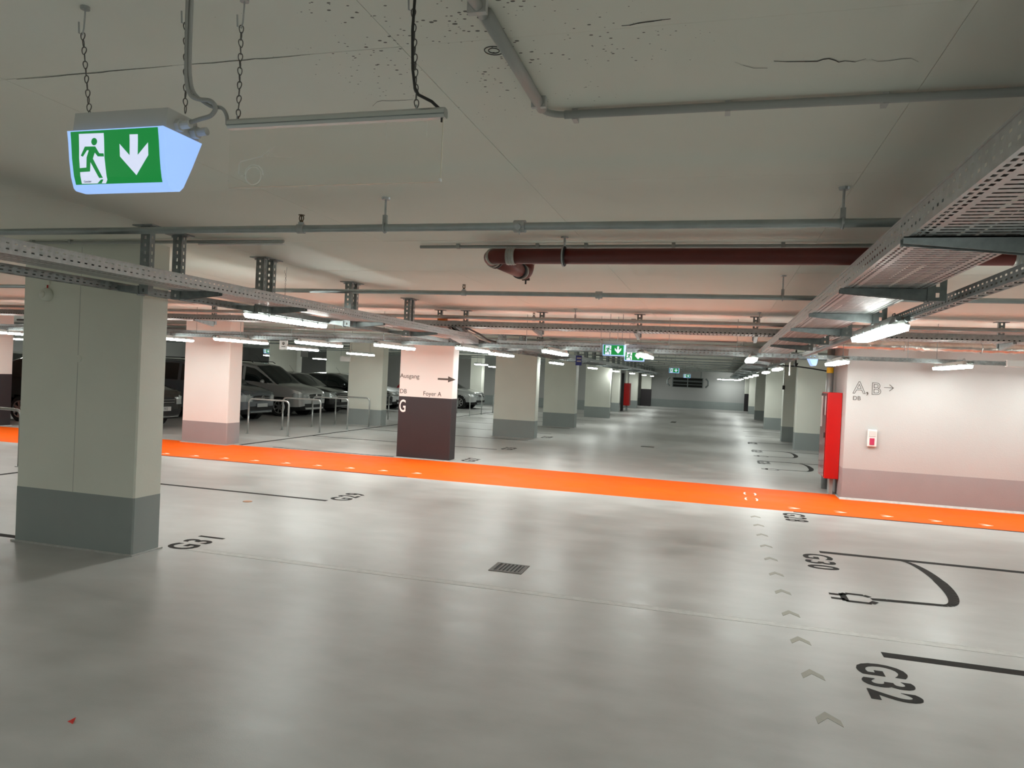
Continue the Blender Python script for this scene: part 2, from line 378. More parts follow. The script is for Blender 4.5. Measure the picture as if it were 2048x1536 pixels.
# charging-plug pictograms
def plug(x, y):
    mb = MB()
    cx, cy, rx, ry = x+.79, y-.76, .27, .76       # tail: half ellipse from the bay line
    P = []
    for i in range(25):
        a = PI/2 - PI*i/24
        P.append((x+.50+.19*max(0, math.cos(a))**.8, cy+ry*math.sin(a), (.024 if i < 12 else .030)+.020*math.sin(PI*i/24)**2))
    pts = [(x+.48, y, .022)] + P + [(x+.12, y-1.56, .034), (x+.0, y-1.58, .030)]
    for a, b_ in zip(pts, pts[1:]):
        d = Vector((b_[0]-a[0], b_[1]-a[1], 0)); 
        if d.length < 1e-5: continue
        nn = Vector((-d.y, d.x, 0)).normalized()
        q = [Vector((a[0], a[1], 0))+nn*a[2], Vector((a[0], a[1], 0))-nn*a[2], Vector((b_[0], b_[1], 0))-nn*b_[2], Vector((b_[0], b_[1], 0))+nn*b_[2]]
        mb.add([v+Vector((0,0,.0014)) for v in q], [(0,1,2,3)])
    def st(x0, y0, x1, y1, wd):
        d = Vector((x1-x0, y1-y0, 0)).normalized(); nn = Vector((-d.y, d.x, 0))*wd/2
        a = Vector((x0, y0, .0014)); b2 = Vector((x1, y1, .0014)); mb.add([a+nn, a-nn, b2-nn, b2+nn], [(0,1,2,3)])
    xb = x-.20
    st(xb+.03, y-1.49, xb+.16, y-1.49, .05); st(xb+.03, y-1.49, xb-.0, y-1.53, .05)
    st(xb+.0, y-1.50, xb+.0, y-1.72, .05); st(xb+.0, y-1.71, xb+.18, y-1.71, .05); st(xb+.18, y-1.71, xb+.22, y-1.64, .05)
    st(xb+.16, y-1.49, xb+.20, y-1.53, .05)
    st(xb-.10, y-1.55, xb+.0, y-1.55, .05); st(xb-.10, y-1.67, xb+.0, y-1.67, .05)
    o = mb.build('plug_symbol', 'mark', fl, fix=False); o['label'] = 'dark painted charging plug with curled cord'
plug(1.2, 7.84); plug(1.12, 19.7); plug(1.15, 16.93)
# chevrons down the aisle and arrows on the orange stripe
def chev(x, y, s, mtl, rot, nm):
    p = [(-1, -.8), (0, .65), (1, -.8), (1, -2.0), (0, -.6), (-1, -2.0)]
    c, s_ = math.cos(rot), math.sin(rot)
    q = [(x+(a*c-b_*s_)*s, y+(a*s_+b_*c)*s) for a, b_ in p]
    flat(nm, q, mtl, .0014)
for i in range(11): chev(.578-.009*i, 3.93+.571*i, .058, 'chev', .06, 'guide_arrow')
for x, y in ((1.07,10.56),(1.646,10.57),(2.204,10.57),(2.764,10.53),(3.333,10.54),(3.9,10.54),(4.47,10.54)): chev(x, y, .06, 'whitemark', -PI/2, 'walkway_arrow')
for i in range(9): chev(-4.47-.565*i, 10.775-.03*i, .06, 'whitemark', -PI/2, 'walkway_arrow')
for (x, y) in ((.50, 11.6), (.50, 11.05)):
    mb = MB()
    for s_ in (-1, 1):
        pts = [(x+s_*(.05+.03*math.cos(a)), y+.13*math.sin(a)) for a in [(-1+2*i/8)*1.1 for i in range(9)]]
        for a, b_ in zip(pts, pts[1:]): mb.add([(a[0]-.012, a[1], .0016), (a[0]+.012, a[1], .0016), (b_[0]+.012, b_[1], .0016), (b_[0]-.012, b_[1], .0016)], [(0,1,2,3)])
    mb.build('walkway_arrow', 'whitemark', fl, fix=False)
# expansion joint strip
for yy, ww in ((5.28, .018), (5.36, .012)):
    mb = MB(); n = 60
    for i in range(n):
        x0, x1 = -4.45+i*13.4/n, -4.45+(i+1)*13.4/n
        mb.box(x0, x1, yy-ww/2-.001*math.sin(i), yy+ww/2+.001*math.sin(i*1.7), 0, .0012)
    mb.build('floor_joint', 'joint', fl)
mb = MB(); mb.box(-4.45, 8.9, 5.285, 5.355, 0, .0008); mb.build('floor_joint', 'joint', fl)

# ------------------------------------------------------------------ columns
def column(x0, x1, y0, y1, label, hb=.46, top='column', base='plinth', grp=None):
    e = empty('column', ((x0+x1)/2, (y0+y1)/2, 0)); tag(e, label, 'column', grp)
    hx, hy = (x1-x0)/2, (y1-y0)/2
    b_ = .012
    def oct_(hx, hy): return [(-hx+b_,-hy),(hx-b_,-hy),(hx,-hy+b_),(hx,hy-b_),(hx-b_,hy),(-hx+b_,hy),(-hx,hy-b_),(-hx,-hy+b_)]
    MB().prism(oct_(hx, hy), (hb, ZC), 'xy').build('shaft', top, e)
    MB().prism(oct_(hx+.0015, hy+.0015), (.012, hb), 'xy').build('painted_base', base, e)
    MB().prism([(-hx-.02,-hy-.02),(hx+.02,-hy-.02),(hx+.02,hy+.02),(-hx-.02,hy+.02)], (0, .012), 'xy').build('foot_fillet', 'joint', e)
    return e
c1 = column(-5.73, -4.51, 4.92, 5.22, 'large grey concrete column nearest on the left beside G31', .468)
mb = MB().box(-.0105, -.0075, -.1515, -.149, .47, 2.5).build('groove', 'pvc', c1)
MB().tube([(.0, -.150, 1.575), (.0, -.156, 1.575)], .03, 20).build('cover_disc', 'column', c1)
c2 = column(-5.70, -4.66, 12.57, 12.86, 'column with dark painted lower half and exit lettering', 1.13, 'wall_col', 'dark')
def wtext(name, body, par, x, y, z, size, mtl='letter', sx=1.0, outline=0, bold=0.0):
    return text(name, body, mtl, size, axes(Vector((x, y, z)) - par.location, (1, 0, 0), (0, 0, 1)), par, .001, outline, sx=sx, bold=bold)
YD = 12.568
for (b_, x, z, s_, sx) in (('Ausgang', -5.69, 1.47, .115, 1.0), ('DB', -5.685, 1.185, .115, .95), ('Foyer A', -5.22, 1.165, .115, .95)):
    t = wtext('lettering', b_, c2, x, YD, z, s_, sx=sx); t['label'] = 'dark grey lettering ' + b_
t = wtext('lettering', 'G', c2, -5.685, YD-.002, .845, .32, 'letterw', .60, bold=.004); t['label'] = 'white letter G'
ar = [(-4.945, 1.497), (-4.945, 1.463), (-4.745, 1.463), (-4.745, 1.425), (-4.60, 1.480), (-4.745, 1.535), (-4.745, 1.497)]
o = MB().prism([(a-c2.location.x, b_) for a, b_ in ar], (YD-c2.location.y-.001, YD-c2.location.y+.002), 'xz').build('arrow', 'letter', c2); o['label'] = 'dark arrow pointing right'
column(-10.15, -9.12, 12.24, 12.64, 'pinkish lit column at the far edge of the orange stripe, before the dark van', .43, 'wall_col', 'plinth_wall')
column(-10.20, -9.14, 19.0, 19.35, 'pale column behind the steel hoops, left of the Ausgang column')
column(-5.65, -4.54, 18.4, 18.75, 'beige shaded column just right of the Ausgang column')
column(-5.54, -4.50, 23.55, 24.0, 'grey shaded column behind the blue hanging sign')
column(-5.47, -4.42, 30.8, 31.15, 'brightly lit left column before the far red cabinet')
column(-5.33, -4.95, 37.7, 38.2, 'narrow dim left column beside the far red cabinet')
column(-5.45, -4.72, 44.2, 44.6, 'pale left column behind the far red cabinet')
column(-5.05, -4.40, 49.5, 49.9, 'far left column with dark painted lower half', 1.13, 'column', 'dark')
column(-15.95, -14.95, 12.24, 12.64, 'column with dark lower half at the left photo edge', 1.13, 'wall_col', 'dark')
column(-17.4, -16.15, 25.8, 26.2, 'dim column rising behind the silver van roof')
column(-17.6, -16.1, 30.6, 31.0, 'dim column behind the black hatchback, right of the van roof')
column(-11.9, -11.3, 34.6, 35.0, 'dim column behind the silver hatchback, left of the beige column')
column(1.92, 3.1, 20.55, 20.95, 'bright right column just left of the near red cabinet')
column(1.82, 3.0, 23.4, 23.8, 'shaded right column with small black socket box')
column(1.66, 2.7, 29.6, 30.0, 'second bright column of the right row')
column(1.66, 2.7, 37.8, 38.2, 'second shaded column of the right row')
column(1.63, 2.6, 45.3, 45.7, 'small far bright column of the right row')
column(1.52, 2.3, 49.6, 50.0, 'far right column with dark painted lower half', 1.13, 'column', 'dark')

# right wall lettering and alarm point
def rtext(body, x, z, size, mtl='letter', sx=1.0, outline=0):
    t = text('lettering', body, mtl, size, axes(Vector((x, YW-.003, z)), (1, 0, 0), (0, 0, 1)), rw, .001, outline, sx=sx)
    t['label'] = 'grey lettering ' + body; return t
rtext('A', 1.885, 1.575, .25, outline=.003); rtext(',', 2.055, 1.575, .22); rtext('B', 2.125, 1.57, .25, outline=.003); rtext('DB', 1.885, 1.475, .085)
mb = MB()
for a, b_ in (((2.30, 1.678), (2.425, 1.676)), ((2.425, 1.676), (2.372, 1.722)), ((2.425, 1.676), (2.372, 1.630))):
    mb.tube([(a[0], YW-.003, a[1]), (b_[0], YW-.003, b_[1])], .004, 6)
o = mb.build('arrow', 'letter', rw); o['label'] = 'thin grey arrow pointing right'
e = empty('alarm_button', (2.171, YW, .93)); tag(e, 'white wall alarm box with magenta button below A,B lettering', 'alarm')
MB().bbox(-.062, .062, -.045, 0, -.125, .125, .008).build('case', 'white', e)
MB().bbox(-.045, .045, -.050, -.044, .02, .105, .004).build('cover', 'lgrey', e)
MB().bbox(-.035, .03, -.052, -.044, -.10, .0, .003).build('button', 'magenta', e)

# red hose cabinet, its pipes
def hose_cabinet(name, x, y0, y1, z0, z1, dep, label):
    e = empty(name, (x, (y0+y1)/2, 0)); tag(e, label, 'cabinet'); hy = (y1-y0)/2
    MB().bbox(-dep, 0, -hy, hy, z0, z1, .006).build('body', 'red', e)
    d = MB().bbox(-dep-.012, -dep, -hy+.02, hy-.02, z0+.02, z1-.02, .004).build('door', 'redglass', e)
    MB().box(-dep-.016, -dep-.012, -hy+.10, -hy+.16, z0+.95*(z1-z0)/1.3, z1-.06).build('label_strip', 'lgrey', d)
    MB().box(-dep-.016, -dep-.012, hy-.22, hy-.06, z1-.55, z1-.06).build('label_strip', 'lgrey', d)
    MB().bbox(-dep-.03, -dep-.012, -hy+.04, -hy+.07, (z0+z1)/2-.04, (z0+z1)/2+.04, .003).build('handle', 'blackm', d)
    MB().box(-dep*.55, -dep*.3, -hy+.1, -hy+.3, .0, z0).build('foot', 'plinth', e)
    return e
hose_cabinet('hose_cabinet', XW-.004, 12.2, 12.86, .25, 1.57, .205, 'tall red fire hose cabinet on the end of the right wall')
e = empty('riser_pipe', (1.70, 12.95, 0)); tag(e, 'thick grey vertical pipe above the near red cabinet with yellow label', 'pipe')
MB().cyl((0,0,0), (0,0,ZC), .05, 16).build('tube', 'pipe', e, True); MB().tube([(0,0,1.88),(0,0,1.97)], .052, 16, False).build('label', 'yellow', e, True)
e = empty('riser_pipe', (1.74, 13.25, 0)); tag(e, 'grey vertical pipe second behind the near red cabinet', 'pipe'); MB().cyl((0,0,0),(0,0,ZC),.055,16).build('tube','pvc',e,True)
hose_cabinet('hose_cabinet', -4.6, 39.3, 39.9, .3, 1.48, .35, 'small distant red hose cabinet on the left row')
e = empty('riser_pipe', (-4.85, 39.4, 0)); tag(e, 'pair of thin pale pipes above the distant red cabinet', 'pipe')
MB().cyl((-.05,0,1.48),(-.05,0,ZC),.03,8).build('tube','white',e,True); MB().cyl((.15,0,1.48),(.15,0,ZC),.03,8).build('tube','white',e,True)
o = MB().box(-4.98, -4.86, 38.75, 39.0, .02, 2.0).build('black_panel', 'black'); tag(o, 'narrow black upright panel left of the distant red cabinet', 'panel')

# ------------------------------------------------------------------ ceiling cracks, cast ring
def crack(pts, wd):
    mb = MB()
    for k in range(len(pts)-1):
        a, b_ = pts[k], pts[k+1]; t = k/(len(pts)-1); ww = wd*(.35+.65*math.sin(PI*min(1, t+.08)))
        mb.quad((a[0], a[1]-ww, ZC-.0012), (b_[0], b_[1]-ww, ZC-.0012), (b_[0], b_[1]+ww, ZC-.0012), (a[0], a[1]+ww, ZC-.0012))
    mb.build('crack', 'crack', ce, fix=False)
def jag(x0, y0, x1, y1, n, amp): 
    r_ = []
    for i in range(n+1):
        t = i/n; r_.append((x0+(x1-x0)*t, y0+(y1-y0)*t+random.uniform(-amp, amp)))
    return r_
crack([(-.004,2.262),(.02,2.29),(.05,2.315),(.09,2.322)], .0012)
crack([(.105,2.275),(.14,2.285),(.19,2.292),(.225,2.297),(.24,2.285),(.255,2.283),(.272,2.297),(.285,2.312),(.30,2.306),(.33,2.318),(.355,2.300)], .0032)
crack([(.37,2.305),(.39,2.325),(.42,2.325),(.45,2.318),(.475,2.318),(.50,2.345)], .0014)
crack([(-1.255,2.43),(-1.22,2.395),(-1.195,2.385),(-1.17,2.392),(-1.11,2.395),(-1.08,2.392)], .0016)
crack(jag(-2.4, 2.004, -1.75, 2.0, 18, .0025), .0022); crack(jag(-1.7, 2.0, -1.25, 2.0, 14, .003), .0018); crack(jag(-.30, 1.985, -.17, 1.968, 6, .004), .003)
mb = MB()
for r_ in (.016, .028): mb.tube([(-.685+r_*math.cos(2*PI*i/20), 2.07+r_*math.sin(2*PI*i/20), ZC-.001) for i in range(20)], .0013, 5, closed=True)
mb.build('cast_ring', 'crack', ce)

# ------------------------------------------------------------------ tube lamps
LL = 1.45
def lamp_meshes():
    e = empty('tube_lamp'); hb = .045; L2 = LL/2
    # housing: trapezoid section, tapering ends
    def sect(y, w0, w1, z0, z1): return [(-w0, y, z0), (w0, y, z0), (w1, y, z1), (-w1, y, z1)]
    secs = [sect(-L2+.01, .022, .014, .032, .060), sect(-L2+.07, .062, .036, .030, .085), sect(L2-.07, .062, .036, .030, .085), sect(L2-.01, .022, .014, .032, .060)]
    mb = MB(); vs = [p for s_ in secs for p in s_]; fs = [(0,1,2,3), (12,13,14,15)]
    for i in range(3):
        for j in range(4): fs.append((i*4+j, i*4+(j+1)%4, i*4+4+(j+1)%4, i*4+4+j))
    mb.add(vs, fs).build('housing', 'housing', e)
    ds = [sect(-L2, .018, .024, .012, .032), sect(-L2+.075, .056, .064, .0, .034), sect(L2-.075, .056, .064, .0, .034), sect(L2, .018, .024, .012, .032)]
    vs = [p for s_ in ds for p in s_]
    MB().add(vs[4:6]+vs[8:10], [(0, 1, 3, 2)]).build('diffuser', 'lamp', e)
    fs = [(0,1,2,3), (12,13,14,15)]
    for i in range(3):
        for j in (0, 1, 3):
            if i != 1: fs.append((i*4+j, i*4+(j+1)%4, i*4+4+(j+1)%4, i*4+4+j))
    for h_ in (0, 2): MB().add(vs[h_*4:h_*4+8], [(0,1,2,3) if h_ == 0 else (4,5,6,7)]+[(j, (j+1)%4, 4+(j+1)%4, 4+j) for j in (0,1,3)]).build('diffuser_end', 'lamp_end', e)
    MB().add(vs[4:12], [(1, 2, 6, 5), (3, 0, 4, 7)]).build('diffuser_side', 'lamp_side', e)
    for y in (-.45, -.15, .15, .45):
        MB().box(.058, .068, y-.012, y+.012, .022, .048).build('clip', 'galv_dark', e); MB().box(-.068, -.058, y-.012, y+.012, .022, .048).build('clip', 'galv_dark', e)
    for y in (-.5, .5):
        MB().tube([(0, y-.05, .084), (0, y-.03, .115), (0, y+.03, .115), (0, y+.05, .084)], .0035, 6).build('hanger_wire', 'galv_dark', e)
    for x in (-.02, .03): MB().cyl((x, -L2+.04, .062), (x, -L2-.012, .066), .016, 10).build('cable_gland', 'galv_dark', e)
    return e
L0 = lamp_meshes(); used_lamp = [False]
def lamp(x, yc, z, label, grp=None, flip=False):
    o = L0 if not used_lamp[0] else copy_tree(L0); used_lamp[0] = True
    o.location = (x, yc, z); o.rotation_euler = (0, 0, PI if flip else 0)
    for k in ('group',):
        if k in o: del o[k]
    tag(o, label, 'lamp', grp); LAST[0] = o; return o
LAST = [None]
lamp(-4.30, 6.70, 2.035, 'lit tube lamp under left tray, largest and nearest on the left')
lamp(1.03, 5.64, 1.985, 'lit tube lamp under right tray, nearest on the right', flip=False)
row = [(-15.0,'leftmost lamp visible past the big left column'),(-13.4,'lit tube lamp left of big left column'),(-11.8,'lit tube lamp half hidden by the big left column'),(-9.55,'lit tube lamp before the pinkish lit column'),(-7.95,'lit tube lamp right of the pinkish lit column'),
       (-6.45,'lit tube lamp right of the small pink hanging sign'),(-5.08,'lit tube lamp at top left of the Ausgang column'),(-3.75,'lit tube lamp at top right of the Ausgang column'),
       (-2.43,'lit tube lamp left of the middle exit sign'),(-1.08,'lit tube lamp directly right of the middle exit sign'),(.40,'lit tube lamp seen end-on beside right tray'),(1.52,'lit tube lamp above the near red cabinet'),(2.93,'lit tube lamp right of the A,B lettering'),(4.4,'lit tube lamp over the walkway beyond the right frame edge'),(5.9,'lit tube lamp over the walkway far beyond the right frame edge')]
for x, lb in row: lamp(x*.986, 10.84, 1.95, lb)
lamp(-4.0, 13.4, 1.965, 'lit tube lamp first beyond the walkway on the left rail')
GL, GR = 'far lamps of the left rail', 'far lamps of the right rail'
for k, y in enumerate((19.4, 25.2, 31, 37, 43, 48)): lamp(-4.25, y, 1.965, 'lit tube lamp on the left rail, number %s beyond the beam' % ['one','two','three','four','five','six'][k], GL)
for k, y in enumerate((15.4, 19.2, 24.7, 28.3, 33.2, 40.0, 44.2)): lamp(1.06, y, 1.945, 'lit tube lamp on the right rail, number %s beyond the beam' % ['one','two','three','four','five','six','seven','eight'][k], GR)
o = lamp(.5, 49.2, 1.96, 'lit tube lamp lighting the far end wall'); o.rotation_euler = (0, 0, PI/2)
NB = 'added fill lamps beside and behind the viewer'  # unseen lamps added to brighten the floor and ceiling near the camera
for (x, y, lb) in ((-4.3, .4, 'left rail, level with the viewer'), (-4.3, -3.4, 'left rail, first behind the viewer'), (-4.3, -7.2, 'left rail, second behind the viewer'),
                   (1.05, 1.2, 'right rail, level with the viewer'), (1.05, -2.6, 'right rail, first behind the viewer'), (1.05, -6.4, 'right rail, second behind the viewer'),
                   (6.4, 5.6, 'bay end right of the viewer'), (6.4, 1.2, 'bay end behind right of the viewer'), (-9.8, 4.6, 'bay end left of the big column'), (-9.8, .2, 'bay end behind left of the viewer')):
    o = lamp(x, y, 2.035 if x < -4 and x > -5 else 1.985, 'unseen fill lamp added outside the frame, ' + lb, NB)
    if abs(x) > 5:
        for q in (-.5, .5): MB().cyl((0, q, .11), (0, q, ZC-1.985), .004, 5).build('suspension_wire', 'galv_dark', o)
def lamp_wires(o, z):
    for y in (-.5, .5): MB().cyl((0, y, .11), (0, y, ZC-z), .004, 5).build('suspension_wire', 'galv_dark', o)
GB = 'lamps over the guard hoops'
for k, y in enumerate((14.2, 17.0, 22.6, 26.8, 31.2)):
    o = lamp(-8.8, y, 1.945, 'lit tube lamp above the walkway of steel hoops, %s from the orange stripe' % ['first','second','third','fourth','fifth'][k], GB); lamp_wires(o, 1.945)
GA = 'lamps of the left parking aisle'
for k, (x, y) in enumerate(((-19, 16.5), (-19, 20.5), (-19, 24.5), (-19, 28.5), (-19, 32.5), (-24, 22), (-24, 30), (-13.5, 27.2), (-13.0, 34.6), (-10.6, 34.2))):
    lamp(x, y, 1.965, 'lit tube lamp deep in the left parking aisle, %s' % ['first of its line','second of its line','third of its line','fourth of its line','fifth of its line','outer near','outer far','above the black hatchback','by the rear wall','above the silver hatchback'][k], GA); lamp_wires(bpy.context.scene.objects[-1] if False else LAST[0], 1.965)

# ------------------------------------------------------------------ cable trays
def tray_y(name, x0, x1, ya, yb, z0, z1, near_y, label, sol=True):
    e = empty(name, ((x0+x1)/2, ya, z0)); tag(e, label, 'cable tray'); hw = (x1-x0)/2; h = z1-z0
    L = near_y-ya
    side_rows = [(0, .022, None), (.022, .031, [(.25, .62)]), (.031, .053, None), (.053, .060, [(.25, .62)]), (.060, h, None)]
    for s_ in (-1, 1):
        mb = MB(); perf(mb, (s_*hw, 0, 0), (0,1,0), (0,0,1), L, .05, side_rows)
        mb.box(s_*hw-.004, s_*hw+.004, 0, L, h-.003, h+.003)
        mb.box(s_*hw-.003, s_*hw+.003, L, yb-ya, 0, h)
        mb.build('side_rail', 'galv', e, fix=False)
    W = 2*hw
    rows = [(0, .012, None), (.012, .024, [(.2, .75)]), (.024, .034, None), (.034, .046, [(.2, .75)]), (.046, .066, None),
            (.066, W/2-.015, [(.3, .62)]), (W/2-.015, W/2+.015, [(.3, .62)] if W > .35 else None), (W/2+.015, W-.066, [(.3, .62)]),
            (W-.066, W-.046, None), (W-.046, W-.034, [(.2, .75)]), (W-.034, W-.024, None), (W-.024, W-.012, [(.2, .75)]), (W-.012, W, None)]
    mb = MB(); perf(mb, (-hw, 0, 0), (0,1,0), (1,0,0), L, .042, rows)
    mb.box(-hw, hw, L, yb-ya, -.002, .002)
    mb.build('tray_bottom', 'galv', e, fix=False)
    # cables lying in the tray
    for k in range(13):
        x = -hw+.03+k*(W-.06)/12
        pts = [(x+random.uniform(-.012, .012), y, .016+random.uniform(0, .012)) for y in np.linspace(0, yb-ya, 30)]
        MB().tube(pts, random.choice((.008, .010, .013)), 6).build('cable', random.choice(('cable', 'rubber', 'blackm')), e, True)
    return e
tray_y('cable_tray', -3.94, -3.64, -2.0, 10.45, 2.12, 2.20, 10.45, 'long perforated steel cable tray crossing the upper left')
tray_y('cable_tray', .575, .955, -2.0, 49.5, 2.12, 2.20, 12.0, 'wide perforated steel cable tray running along the upper right')
tray_y('cable_tray', -3.94, -3.64, 13.0, 49.0, 2.12, 2.20, 13.6, 'far continuation of the left cable tray beyond the beam')
def tray_x(name, xa, xb, y0, y1, z0, z1, label, hp=.05):
    e = empty(name, (xa, (y0+y1)/2, z0)); tag(e, label, 'cable tray'); hw = (y1-y0)/2; h = z1-z0; L = xb-xa
    for s_ in (-1, 1):
        mb = MB(); perf(mb, (0, s_*hw, 0), (1,0,0), (0,0,1), L, .055, [(0, .006, None), (.006, .018, [(.25, .65)]), (.018, h, None)])
        mb.box(0, L, s_*hw-.004, s_*hw+.004, h-.003, h+.003); mb.build('side_rail', 'galv', e, fix=False)
    W = 2*hw
    mb = MB(); perf(mb, (0, -hw, 0), (1,0,0), (0,1,0), L, .05, [(0, .04, None), (.04, W/2-.015, [(.3, .62)]), (W/2-.015, W/2+.015, None), (W/2+.015, W-.04, [(.3, .62)]), (W-.04, W, None)])
    mb.build('tray_bottom', 'galv', e, fix=False)
    for k in range(5):
        y = -hw+.05+k*(W-.1)/4
        MB().tube([(x, y+random.uniform(-.012, .012), .018) for x in np.linspace(0, L, 25)], .012, 6).build('cable', random.choice(('cable', 'rubber')), e, True)
    return e
tray_x('cable_tray', -16, 8.8, 10.05, 10.48, 2.275, 2.350, 'upper cable tray running across above the orange walkway')
tray_x('cable_tray', -16, .50, 11.12, 11.36, 2.085, 2.145, 'lower cable tray running across above the walkway lamps')
# lamp rails (slotted channel)
def rail(name, a, b_, label):
    a = Vector(a); b_ = Vector(b_); U = (b_-a).normalized(); L = (b_-a).length; V = Vector((-U.y, U.x, 0))
    e = empty(name, a); tag(e, label, 'lamp rail'); mb = MB()
    Ln = min(L, 25)
    perf(mb, -V*.03, U, V, Ln, .11, [(0, .012, None), (.012, .048, [(.15, .5)]), (.048, .06, None)])
    for s_ in (-1, 1): perf(mb, V*(.03*s_), U, Vector((0,0,1)), Ln, .055, [(0, .012, None), (.012, .020, [(.2, .6)]), (.020, .032, None), (.032, .040, [(.3, .7)]), (.040, .055, None)])
    mb.build('channel', 'galv_dark', e, fix=False)
    mb = MB().tube([U*.0+Vector((0,0,.02)), U*L+Vector((0,0,.02))], .012, 6); mb.build('cable', 'cable', e, True)
    if L > Ln:
        o = a+U*Ln
        mb = MB(); mb.quad(*[U*Ln-V*.03, U*L-V*.03, U*L+V*.03, U*Ln+V*.03]); 
        for s_ in (-1, 1): mb.quad(U*Ln+V*.03*s_, U*L+V*.03*s_, U*L+V*.03*s_+Vector((0,0,.055)), U*Ln+V*.03*s_+Vector((0,0,.055)))
        mb.build('channel', 'galv_dark', e, fix=False)
    return e
rail('lamp_rail', (-4.24, -2, 2.085), (-4.24, 48.5, 2.085), 'slotted lamp rail running just left of the left cable tray')
rail('lamp_rail', (1.10, -2, 2.055), (1.10, 49, 2.055), 'slotted lamp rail running just right of the right cable tray')
rail('lamp_rail', (-16, 11.0, 2.025), (8.8, 11.0, 2.025), 'slotted lamp rail across the walkway carrying the row of lamps')
# suspension wires of the cross rail
GW = 'wires holding the cross rail'
wires = [-14,-12.6,-11,-9.6,-8.9,-8.0,-7.0,-6.2,-5.3,-2.9,-1.75,-1.5,-.75,.2,1.6,2.4,2.75,4.2,5.5]
for x in wires:
    o = MB().cyl((x, 11.0, 2.075), (x, 11.0, ZC), .004, 6).build('suspension_wire', 'galv_dark'); tag(o, 'thin steel wire holding the cross rail above the walkway', 'wire', GW)
# hanger posts with cantilever arms
def post_mesh(arm, armdir, zb=2.06, ztop=ZC):
    e = empty('hanger_post')
    mb = MB(); hw, hd = .04, .025; L = ztop-.006-zb
    def up(org, V, w_): perf(mb, org, (0,0,1), V, L, .055, [(0, w_*.40, None), (w_*.40, w_*.60, [(.28, .72)]), (w_*.60, w_, None)])
    up((-hw, -hd, zb), Vector((1,0,0)), 2*hw); up((-hw, -hd, zb), Vector((0,1,0)), 2*hd); up((hw, -hd, zb), Vector((0,1,0)), 2*hd)
    mb.build('channel', 'galv_dark', e, fix=False)
    hp = MB().box(-.085, .085, -.06, .06, ztop-.008, ztop).build('head_plate', 'galv_dark', e)
    for sx in (-1, 1): MB().cyl((sx*.065, 0, ztop-.022), (sx*.065, 0, ztop-.008), .009, 6).build('bolt', 'galv', hp)
    if arm:
        s_ = armdir; x0 = s_*hw
        mb = MB().prism([(x0, 2.06), (x0, 2.118), (x0+s_*arm, 2.118), (x0+s_*arm, 2.095)], (-.024, -.020), 'xz').prism([(x0, 2.06), (x0, 2.118), (x0+s_*arm, 2.118), (x0+s_*arm, 2.095)], (.020, .024), 'xz')
        mb.box(min(x0, x0+s_*arm), max(x0, x0+s_*arm), -.024, .024, 2.114, 2.118)
        mb.box(min(x0, x0+s_*.006), max(x0, x0+s_*.006), -.034, .034, 2.05, 2.12)
        mb.build('cantilever_arm', 'galv_dark', e)
    return e
PR = post_mesh(.40, -1); PLa = post_mesh(.26, -1); PLb = post_mesh(.34, 1)
NUM = ['first','second','third','fourth','fifth','sixth','seventh','eighth']
def posts(proto, x, ys, lab, farlab, grp, nnear):
    for k, y in enumerate(ys):
        o = proto if k == 0 else copy_tree(proto)
        o.location = (x, y, 0)
        tag(o, lab % NUM[k] if k < nnear else farlab, 'hanger post', grp)
posts(PLa, -3.985, [4.38, 5.74, 7.36, 8.95, 1.5]+[13.2+1.5*i for i in range(23)], 'slotted hanger post with arm to the lamp rail, %s along left tray', 'small far slotted hanger post of the left rail', 'left rail hanger posts', 5)
posts(PLb, -3.985, [4.70, 5.88, 7.48, 9.06, 1.8]+[13.45+1.5*i for i in range(23)], 'slotted hanger post with arm under the left tray, %s along it', 'small far slotted hanger post of the left tray', 'left tray hanger posts', 5)
posts(PR, .998, [2.72, 4.06, 5.40, 6.75, 8.1, 9.45]+[12.95+1.5*i for i in range(24)], 'slotted hanger post with arm under the right tray, %s from the viewer', 'small far slotted hanger post of the right tray', 'right tray hanger posts', 6)
# posts with gusset carrying the upper cross tray
def cross_post():
    e = empty('tray_bracket')
    mb = MB(); L = ZC-2.22
    perf(mb, (-.035, -.02, 2.22), (0,0,1), (1,0,0), L, .055, [(0, .025, None), (.025, .045, [(.25, .75)]), (.045, .07, None)])
    for s_ in (-.035, .035): mb.quad((s_, -.02, 2.22), (s_, .03, 2.22), (s_, .03, ZC), (s_, -.02, ZC))
    mb.build('channel', 'galv_dark', e, fix=False)
    MB().box(-.075, .075, -.05, .06, ZC-.008, ZC).build('head_plate', 'galv_dark', e)
    MB().prism([(-.02, 2.19), (-.02, 2.272), (-.48, 2.272), (-.48, 2.25)], (-.02, .02), 'yz').build('cantilever_arm', 'galv_dark', e)
    return e
cp = cross_post()
for k, x in enumerate((-4.16, -3.74, -2.56, -1.14, .42, 3.34, 5.0, -6.5, -8.2, -9.9, -11.6, -13.2)):
    o = cp if k == 0 else copy_tree(cp); o.location = (x, 10.55, 0)
    tag(o, 'bracket of the upper cross tray, ' + ['left of the tray junction','at the tray junction','left above the middle exit sign','right above the middle exit sign','beside the right tray','above the right wall','beyond the right frame edge','above the Ausgang column','above the small pink sign','above the pinkish column','left of the pinkish column','left of the big left column'][k], 'tray bracket', 'upper cross tray brackets')
